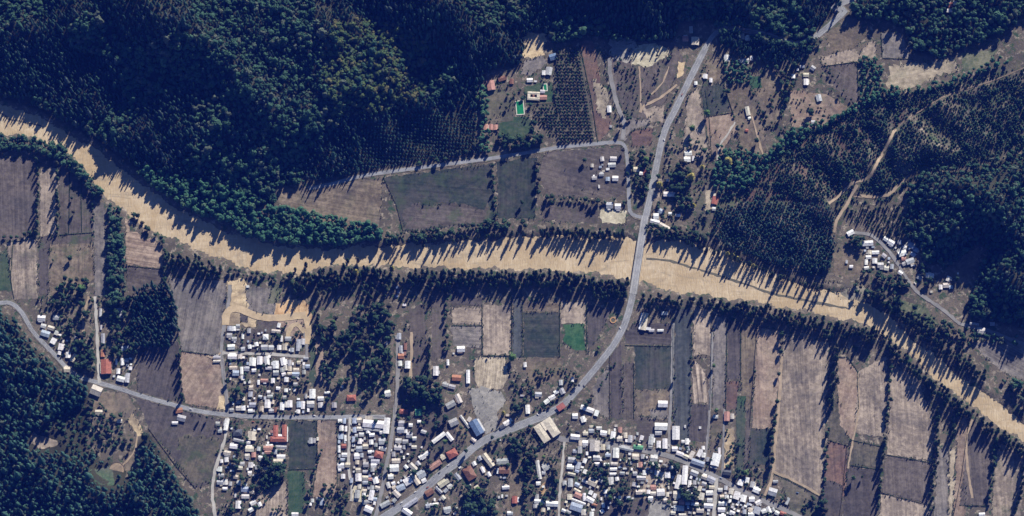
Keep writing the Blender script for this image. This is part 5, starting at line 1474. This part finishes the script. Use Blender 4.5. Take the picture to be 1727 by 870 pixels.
ROWS = [
 ('poplar', "64,272 64,330 63,398", 9, 3, .85, .95, 'row between the two western brown fields', 'north'),
 ('poplar', "97,272 97,340 97,396", 9, 3, .85, .95, 'second row of the western fields', 'north'),
 ('garden', "6,404 60,392", 8, 4, .8, 1, 'low row above the straw field', 'west'),
 ('garden', "157,300 158,392", 11, 3, .6, 1, 'thin row by the grey strip', 'north'),
 ('garden', "226,366 260,396 276,408", 8, 6, .95, 1.3, 'bank row above the reddish field', 'west'),
 ('garden', "278,424 278,488", 9, 4, .9, 1.3, 'row at the west edge of the fallow field', 'north'),
 ('poplar', "300,596 304,630 307,672", 7, 4, .8, .85, 'row between the dark and reddish west fields', 'north'),
 ('garden', "385,482 379,560 376,592", 9, 3, .6, 1, 'hedge row by the sandy plots', 'north'),
 ('garden', "386,456 440,468 486,472", 7, 8, .8, 1.1, 'low bank row north of the sandy plots', 'west'),
 ('poplar', "724,576 724,610 722,640", 7, 3, .9, .9, 'dark row west of the small farm', 'north'),
 ('garden', "754,492 752,560 750,592", 9, 4, .8, 1.2, 'row at the west edge of the south plots', 'north'),
 ('garden', "832,280 834,330 836,368", 8, 4, .75, 1.2, 'hedge row splitting the north green fields', 'north'),
 ('garden', "907,272 906,330", 10, 4, .9, 1.3, 'row west of the dark ploughed basin', 'north'),
 ('garden', "918,334 960,336 1010,342 1056,342", 7, 5, .9, 1.2, 'hedge row south of the dark ploughed basin', 'west'),
 ('garden', "1319,562 1316,620 1310,690 1303,740 1298,796", 7.5, 5, .9, 1.5, 'straight row left of the big tan field', 'north'),
 ('poplar', "1412,584 1406,640 1400,690", 5.5, 8, .95, 1.05, 'upper avenue right of the big tan field', 'north'),
 ('garden', "1397,720 1392,790 1388,850", 8, 4, .75, 1.2, 'lower avenue right of the big tan field', 'north'),
 ('garden', "1501,606 1500,660 1494,716", 8, 4, .85, 1.4, 'upper row between the eastern strips', 'north'),
 ('poplar', "1492,738 1486,790 1480,862", 7, 4, .85, .9, 'lower row between the eastern strips', 'north'),
 ('poplar', "1582,690 1580,740 1574,800 1568,862", 6.2, 6, .9, 1.0, 'row left of the grey eastern strip', 'north'),
 ('poplar', "1610,700 1608,740", 6, 10, .9, 1.0, 'short row above the straw strip', 'north'),
 ('garden', "1678,742 1676,790 1668,850", 8, 5, .85, 1.4, 'row right of the brown eastern strip', 'north'),
 ('poplar', "1729,770 1720,820 1714,866", 7, 5, .9, 1.0, 'easternmost field row', 'north'),
 ('garden', "1018,602 1000,626 972,660", 7, 4, .6, 1.1, 'hedge row along the highway bend', 'north'),
 ('garden', "1000,668 984,690", 6, 4, .8, 1.1, 'dark hedge by the junction', 'north'),
 ('garden', "1040,610 1012,650", 8, 3, .6, 1.1, 'hedge row on the highway east verge', 'north'),
 ('garden', "432,697 470,698 520,697 580,696 625,696", 13, 2, .5, 1.0, 'street tree row along the west road', 'west'),
 ('garden', "690,282 740,268 800,256", 12, 6, 1.0, 1.1, 'row beside the orchard road', 'west'),
 ('garden', "846,238 880,244 912,238", 9, 7, 1.05, 1.2, 'row south of the green lawn', 'west'),
 ('poplar', "1018,72 1022,120 1034,170 1044,222", 7, 2, .42, .45, 'low hedge row beside the gravel lane', 'north'),
 ('garden', "1144,150 1124,190 1114,226", 7, 3, .5, 1.0, 'verge row west of the upper highway', 'north'),
 ('garden', "1126,240 1140,206 1160,166", 9, 3, .5, 1.0, 'verge row east of the upper highway', 'south'),
 ('garden', "1236,190 1244,220 1250,262", 8, 3, .6, 1.0, 'hedge right of the curved drive', 'north'),
 ('garden', "1262,140 1278,176 1294,214", 9, 3, .6, 1.0, 'hedge left of the rough paddock', 'north'),
 ('garden', "1328,140 1324,170 1316,200", 7, 4, .9, 1.5, 'tall row by the scattered farm', 'north'),
 ('garden', "1392,108 1412,140 1438,176", 9, 3, .55, 1.0, 'hedge along the brown triangle', 'north'),
 ('garden', "936,790 938,850", 8, 4, .8, 1.1, 'row left of the narrow pale lane', 'north'),
 ('garden', "888,760 886,800 884,868", 8, 6, .9, 1.3, 'dark garden row south of main street', 'north'),
 ('garden', "820,752 850,738 880,726 900,716", 8, 6, .85, 1.1, 'tree row on the main street edge', 'west'),
 ('garden', "1140,690 1136,720 1134,740", 8, 3, .6, 1.0, 'hedge beside the long white hall', 'north'),
 ('garden', "542,760 528,800 520,850", 8, 4, .7, 1.2, 'hedge left of the striped brown plot', 'north'),
 ('garden', "1166,600 1163,740", 24, 2, .55, 1.0, 'sparse hedge by the striped strip', 'north'),
 ('poplar', "530,530 540,560 536,600", 6, 10, .85, .9, 'dark edge of the garden wood', 'north'),
]
for kd, pts, sp, wd, sz, tl, nm, fr in ROWS:
    sz *= 1.12; sp *= .92
    belt(kd, 'field_poplar' if kd == 'poplar' else 'hedgerow_tree', 'poplar' if kd == 'poplar' else 'tree', pts, sp, wd, sz, tl, nm, fr)

SINGLE = """bright,1192,195,1.7,1.9 bright,1166,220,1.6,1.8 garden,1276,240,1.3,1.5 yellow,1112,314,2.0,.75 yellow,1165,302,2.4,1.0 yellow,1184,284,1.5,.7 yellow,1228,274,2.8,.8 yellow,1169,348,1.6,.6 yellow,1226,432,1.5,1.0 yellow,1235,436,1.6,1.1 yellow,1243,440,1.4,1.0 yellow,1269,452,1.3,1.0 yellow,1333,150,1.7,.8 yellow,600,462,1.8,1.1 yellow,662,456,1.5,1.0 bright,562,545,1.3,1.3 yellow,849,698,1.3,.7 bright,1009,588,1.0,.8 bright,1203,619,1.0,1.2 garden,1137,640,.9,1.2 garden,1172,605,.8,.9 garden,1272,628,.8,1.1 bright,1208,694,1.2,1.2 bright,1438,808,1.2,1.8 garden,1453,806,.7,1.2 garden,245,738,2.2,1.9 garden,308,670,1.0,1.9 garden,338,704,.7,1.4 garden,350,706,.7,1.3 garden,232,772,1.0,1.0 garden,222,743,1.1,1.0 garden,218,760,.9,.9 garden,125,360,1.0,1.2 garden,122,336,.8,1.0 bright,138,490,2.0,1.8 garden,145,526,1.9,1.7 garden,118,437,1.4,1.2 garden,90,440,.7,.8 bright,758,584,.9,1.3 garden,751,708,1.6,1.8 bright,750,742,1.2,1.3 garden,742,752,1.1,1.2 garden,786,758,1.1,1.6 garden,634,707,1.1,1.1 garden,901,212,1.6,1.9 garden,897,222,1.5,1.4 garden,909,238,1.4,1.3 garden,981,56,2.1,2.1 garden,800,248,1.4,1.4 bright,805,168,1.1,1.2 garden,752,262,1.1,1.0 garden,729,266,1.1,1.0 garden,1047,216,1.1,1.6 garden,1052,192,.9,1.0 bright,863,604,2.1,1.6 bare,875,640,1.2,1.0 garden,1340,208,1.0,1.4 garden,1366,192,1.7,1.7 garden,1294,182,.8,1.2 garden,1330,228,.9,1.0 garden,1058,290,1.0,1.2 garden,1064,272,1.1,1.2 bright,1089,270,1.6,1.2 garden,1082,310,1.7,1.5 garden,1090,322,1.4,1.3 garden,1142,282,1.5,1.5 garden,1150,300,1.8,1.7 garden,1146,322,1.7,1.6 garden,1152,340,1.4,1.4 garden,930,345,1.1,1.4 garden,880,344,1.0,1.4 garden,1050,256,1.1,1.4 garden,985,272,1.3,1.2 garden,560,660,1.2,1.3 garden,120,560,1.2,1.3 garden,145,615,1.7,1.6 garden,152,598,1.4,1.5 garden,400,660,2.0,1.5 garden,408,668,1.6,1.3 garden,552,675,1.3,1.2 garden,864,762,1.2,1.2 garden,880,745,1.3,1.4 garden,902,760,1.2,1.4 bright,916,772,1.0,1.0 garden,934,796,1.7,1.6 garden,940,815,1.4,1.5 garden,872,690,2.0,1.7 garden,884,683,1.3,1.2 garden,1024,838,1.4,1.5 bright,1028,842,1.3,1.6 garden,1046,830,1.6,1.5 garden,1120,786,1.6,1.3 garden,1132,782,1.5,1.2 garden,1106,784,1.2,1.1 garden,1160,840,1.8,1.5 garden,1172,834,1.5,1.4 garden,1150,832,1.2,1.1 garden,800,856,2.0,1.8 garden,812,846,1.7,1.6 garden,790,838,1.6,1.7 garden,826,858,1.6,1.9 bright,806,826,1.2,1.1 garden,830,735,1.0,1.1 garden,1245,795,1.6,1.2 bright,1258,798,1.5,1.1 garden,490,574,1.0,.9 garden,470,570,1.7,1.1 garden,655,792,1.0,1.1 garden,698,798,1.6,1.3 garden,690,708,1.3,1.2 garden,720,735,1.2,1.1 garden,735,722,1.2,1.2 garden,615,836,1.3,1.6 garden,400,780,1.3,1.2 garden,390,778,1.2,1.1 garden,408,808,1.6,1.6 garden,400,790,1.2,1.2 garden,390,862,1.6,1.5 garden,432,858,1.4,1.5 garden,447,775,1.4,1.4 garden,438,792,1.5,1.5 garden,468,800,1.0,1.6 garden,565,600,1.3,1.4 garden,1190,640,.4,.5 garden,1568,474,1.4,1.4 garden,1560,480,1.1,1.1 garden,1612,472,1.2,1.3 garden,1446,404,1.3,1.2 garden,1438,410,1.2,1.2 garden,1450,416,1.4,1.2 garden,1480,468,1.2,1.2 garden,1500,470,1.2,1.3 garden,1466,460,1.2,1.2"""
SW = dict(bright='bright green round tree', garden='dark round tree', yellow='yellow autumn poplar', bare='leafless grey tree')
for s in SINGLE.split():
    kd, a, b, s1, s2 = s.split(','); a, b = float(a), float(b)
    if not clear_of(np.array([a]), np.array([b]), .3, -1.5)[0]: b += 5
    nm = dict(bright='garden_tree', garden='garden_tree', yellow='yellow_poplar', bare='bare_tree')[kd]
    size = 'big ' if float(s1) > 1.5 else 'small ' if float(s1) < .85 else ''
    e_ = tree(kd, a, b, float(s1), float(s2) * 1.3, None, nm, 'tree', {'yellow': 'yellowing poplars'}.get(kd, 'single trees'))
    place(e_, size + SW[kd], a, b)

# garden shrubs among the houses
PLOTS = ["380,545 520,545 520,700 386,696", "362,705 486,705 480,865 368,865", "570,705 660,705 640,860 570,840", "664,700 800,690 780,760 660,850", "740,810 860,740 862,868 700,868", "870,700 950,740 940,868 880,868",
         "955,710 1090,735 1080,865 950,868", "1090,735 1200,760 1200,868 1080,850", "1210,690 1330,850 1330,868 1200,868", "60,500 220,500 220,650 110,640", "1400,385 1620,470 1600,500 1430,460", "1060,250 1200,230 1190,390 1090,390", "820,120 930,120 930,230 820,240", "1030,80 1140,80 1100,210 1040,200", "1180,100 1420,110 1420,220 1200,230", "860,620 980,620 960,690 860,700", "600,540 720,540 720,700 600,690"]
sp = []
GT = []
for j, pl in enumerate(PLOTS):
    px, py = stand(pl, 6.6)
    cl = noise2(px, py, 17, 1.0 + j)
    open_ = j in (10, 12, 13, 14, 16)
    ok = clear_of(px, py, .8, .4) & (rng.random(len(px)) < (.16 if open_ else .40)) & (cl > -.25)
    g = clear_of(px, py, 1.2, 1.2) & ~ok & (cl > (.25 if open_ else -.12)) & (rng.random(len(px)) < (.35 if open_ else .72))
    GT += list(zip(px[g], py[g]))
    sp += list(zip(px[ok], py[ok]))
random.shuffle(sp)
nbig = 0
for k, (a, b) in enumerate(sp[:270]):
    s = random.uniform(1.0, 1.9)
    e_ = tree('shrub', a, b, s, s * random.uniform(.8, 1.3), None, 'garden_shrub', 'shrub', 'garden shrubs')
    place(e_, 'low green garden shrub', a, b)
plant('garden_planting', 'small trees crowding the village gardens', 'garden', np.array([r_[0] for r_ in GT]), np.array([r_[1] for r_ in GT]), .68, .35, 1.0)
rest = sp[270:]
if rest:
    plant('garden_scrub', 'scattered weeds and low shrubs across the village plots', 'shrub', np.array([r_[0] for r_ in rest]), np.array([r_[1] for r_ in rest]), 1.5, .3)
plant('orchard_scrub', 'small wild bushes dotted over the scrub lot', 'shrub', *stand("1036,110 1076,112 1078,190 1050,190", 8.5), 1.4, .3)
plant('hedge_scrub', 'grey-green weeds over the straw-edged river scrub', 'shrub', *stand("1100,390 1190,400 1180,412 1100,402", 5), 1.8, .3)

# orchard: a planted grid of small trees
def orchard():
    a = arr("938,86 974,82 990,150 1000,236 946,242 898,192 906,180 936,176")
    n = 0
    oc = [joined('shrub', k) for k in range(3)]
    for r in range(17):
        for c in range(32):
            u, v = r * 6.2, c * 5.6
            px = 886 + u + v * .17 + random.uniform(-.5, .5); py = 78 + v + random.uniform(-.5, .5)
            if not inside(px, py, a) or random.random() < .05 or n >= 298: continue
            x, y, z = P(px, py)
            s = random.uniform(1.6, 2.3)
            o = link('orchard_tree', random.choice(oc), None, (x[0], y[0], z[0] + .1), random.uniform(0, 6.28)); o.scale = (s, s, s * 1.15)
            tag(o, 'small round orchard tree in the planted rows east of the villa', 'tree', 'orchard trees in rows')
            n += 1
orchard()

# weeds and brambles softening the plot edges
ex, ey = [], []
for a in EDGES:
    n = len(a)
    for i in range(n):
        p0, p1 = a[i], a[(i + 1) % n]
        L = np.hypot(*(p1 - p0)); m = int(L / 3.2)
        for j in range(m):
            if random.random() < .55:
                q = p0 + (p1 - p0) * (j + random.random()) / m
                ex.append(q[0] + random.gauss(0, 1.1)); ey.append(q[1] + random.gauss(0, 1.1))
ex, ey = np.array(ex), np.array(ey)
k = noise2(ex, ey, 26, 4.0) > -.2
plant('field_margin_weeds', 'weeds and brambles along the plot edges', 'shrub', ex[k], ey[k], .72, .35, 1.0, .5)
# ------------------------------------------------------------------ hedges and fences on the plot lines
def hedge_line(i, pts, label):
    a = arr(pts)
    x, y, z = P(a[:, 0], a[:, 1])
    v, f = [], []
    r = random.Random(i)
    for s in range(len(a) - 1):
        L = math.hypot(x[s + 1] - x[s], y[s + 1] - y[s]); n = max(2, int(L / .9))
        for j in range(n):
            t = (j + r.random()) / n
            cx, cy, cz = x[s] + (x[s + 1] - x[s]) * t, y[s] + (y[s + 1] - y[s]) * t, z[s] + (z[s + 1] - z[s]) * t
            h = r.uniform(.9, 1.9)
            k = len(v)
            for q in range(4):
                a_ = q * 1.57 + r.uniform(-.4, .4); w_ = r.uniform(.4, .8)
                v.append((cx + w_ * math.cos(a_), cy + w_ * math.sin(a_), cz - .1))
            for q in range(4):
                a_ = q * 1.57 + r.uniform(-.4, .4); w_ = r.uniform(.3, .7)
                v.append((cx + w_ * math.cos(a_), cy + w_ * math.sin(a_), cz + h * r.uniform(.8, 1.1)))
            f += [(k + 4, k + 5, k + 6, k + 7)] + [(k + q, k + (q + 1) % 4, k + 4 + (q + 1) % 4, k + 4 + q) for q in range(4)]
    o = link('hedge', mesh('hedge', v, f, [M['leaf_garden']]))
    tag(o, label, 'hedge', 'hedges on the field edges')
HEDGES = [
 ("813,512 813,600", 'hedge between the grey and tan south plots'), ("863,500 863,600", 'hedge beside the narrow green strip'), ("881,505 881,602", 'hedge left of the dark green plot'),
 ("944,510 944,600", 'hedge left of the bright green plot'), ("989,512 989,598", 'hedge right of the bright green plot'), ("815,601 862,600", 'hedge above the striped straw field'),
 ("1028,600 1028,706", 'hedge along the dark strip by the highway'), ("1069,612 1069,706", 'hedge left of the dark green east plot'), ("1167,560 1166,600", 'hedge above the striped strip'),
 ("1226,540 1224,692", 'hedge left of the rust red plot'), ("1249,545 1249,640", 'hedge right of the dark strip'), ("1277,550 1270,640 1264,720", 'hedge between brown and reddish strips'),
 ("1496,767 1573,781", 'hedge above the dark eastern plot'), ("1486,831 1566,852", 'hedge below the dark eastern plot'), ("1436,742 1490,754", 'hedge above the olive plot'), ("1432,784 1485,792", 'hedge below the olive plot'),
 ("1412,602 1430,602 1446,626 1448,690", 'curved hedge round the reddish field'), ("1396,742 1430,752", 'hedge above the rust red field'), ("1428,752 1420,840 1414,880", 'green hedge right of the rust red field'), ("1634,708 1622,800 1606,880", 'hedge left of the brown eastern strip'),
 ("1618,852 1668,854", 'hedge below the brown eastern strip'), ("569,708 569,836", 'dark hedge left of the village lane houses'), ("534,709 536,780 526,836", 'hedge left of the striped brown plot edge'), ("486,792 534,790", 'hedge above the green plot'),
 ("978,76 998,170 1008,240", 'hedge along the orchard east edge'), ("1191,197 1234,190", 'hedge below the dark green garden'), ("1189,150 1196,200 1200,262", 'hedge left of the pink paddock'), ("1222,148 1238,196", 'hedge right of the dark green garden'),
 ("63,402 22,408 18,470 24,506", 'hedge round the straw field'), ("213,448 274,454", 'hedge splitting the reddish field'), ("101,396 156,392", 'hedge below the grey brown field'), ("118,290 116,394", 'hedge in the grey brown field'),
 ("136,284 138,392", 'thin hedge in the grey brown field'), ("306,592 370,600", 'hedge above the reddish west field'), ("250,722 300,790 330,824", 'hedge along the lower dark field'), ("1384,838 1330,810 1304,798", 'hedge below the big tan field'),
 ("762,549 812,549", 'hedge between the tan and grey plots'), ("1054,582 1133,584", 'hedge above the dark green east plot'), ("1135,548 1135,690", 'hedge along the grey lane'), ("1200,556 1197,690", 'hedge along the farm lane'),
 ("647,300 668,345 680,390", 'hedge between the tan and green north fields'), ("1446,104 1448,172", 'hedge right of the brown triangle'), ("1386,112 1446,104", 'hedge across the tan and brown triangle'), ("1486,56 1488,98 1540,100", 'hedge round the grey north field')]
for i, (p_, lab) in enumerate(HEDGES): hedge_line(i, p_, lab)

def fence_line(i, pts, label, h=1.5):
    a = arr(pts)
    x, y, z = P(a[:, 0], a[:, 1])
    t = empty('fence', (x[0], y[0], z[0] + .02), 0)
    post = MB().box(0, 0, -.4, .16, .16, h + .5).me('post', [M['wood']])
    for s in range(len(a) - 1):
        dx, dy = x[s + 1] - x[s], y[s + 1] - y[s]
        L = math.hypot(dx, dy); n = max(1, int(L / 6)); rz = math.atan2(dy, dx)
        for j in range(n):
            t0 = j / n
            link('post', post, t, (x[s] - x[0] + dx * t0, y[s] - y[0] + dy * t0, 0))
        for zz in (.35, h - .1):
            r_ = link('rail', MB().box(L / 2, 0, zz - .3, L, .07, .34).me('rail', [M['wood']]), t, (x[s] - x[0], y[s] - y[0], 0), rz)
    tag(t, label, 'fence', 'plot fences')
FENCES = [("958,745 955,800", 'wooden fence along the narrow pale lane'), ("858,812 862,868", 'fence left of the long brown garden'), ("1262,778 1264,800 1290,806", 'fence below the dark green east field'), ("666,640 666,700", 'fence along the village street'),
          ("754,760 786,745 768,724", 'fence behind the white L-shaped workshop'), ("436,560 480,562", 'fence behind the estate plots'), ("604,700 660,704", 'fence before the white factory hall'), ("1196,690 1194,745", 'fence beside the dark ploughed strip'),
          ("376,605 380,650 384,690", 'fence along the estate lane'), ("890,176 934,174 934,138", 'fence round the villa lawn')]
for i, (p_, lab) in enumerate(FENCES): fence_line(i, p_, lab)

# ------------------------------------------------------------------ power poles along the roads
POLE = [(400, 694), (455, 697), (505, 698), (560, 698), (300, 676), (250, 664), (345, 686), (1096, 300), (1118, 214), (1145, 160), (1048, 548), (1012, 600), (965, 656), (880, 706), (800, 742), (735, 796), (1060, 751), (1140, 768), (1230, 812), (1310, 850), (648, 780), (655, 740)]
pm = MB().tube(0, 0, -.5, 8.2, .16, .11, 6).me('pole', [M['wood']])
am = MB().box(0, 0, 7.4, 2.0, .12, .14).me('crossarm', [M['wood']])
for k, (a, b) in enumerate(POLE):
    x, y, z = P(a, b)
    t = empty('power_pole', (x[0], y[0], z[0] + .05), random.uniform(0, 3.1))
    link('pole', pm, t); link('crossarm', am, t)
    tag(t, None, 'pole', 'power poles along the streets')
    place(t, 'wooden power pole', a, b)

write_labels()
# ------------------------------------------------------------------ the air between camera and valley
def haze():
    b = MB()
    x0, z0, z1 = 12000.0, -12.0, DIST * cT + 40
    b.box(0, 0, z0, 2 * x0, 2 * x0, z1 - z0)
    m = bpy.data.materials.new('haze_air'); m.use_nodes = True
    n, l = m.node_tree.nodes, m.node_tree.links
    n.clear()
    out = n.new('ShaderNodeOutputMaterial')
    pv = n.new('ShaderNodeVolumePrincipled')
    pv.inputs['Color'].default_value = HAZE_COL
    pv.inputs['Density'].default_value = HAZE_DENS
    pv.inputs['Anisotropy'].default_value = 0.0
    l.new(pv.outputs[0], out.inputs['Volume'])
    o = link('haze', b.me('haze', [m]))
    tag(o, 'thin blue air over the valley', kind='stuff')
HAZE_COL = (.035, .12, 1.0, 1)
HAZE_DENS = 1.2e-5
haze()
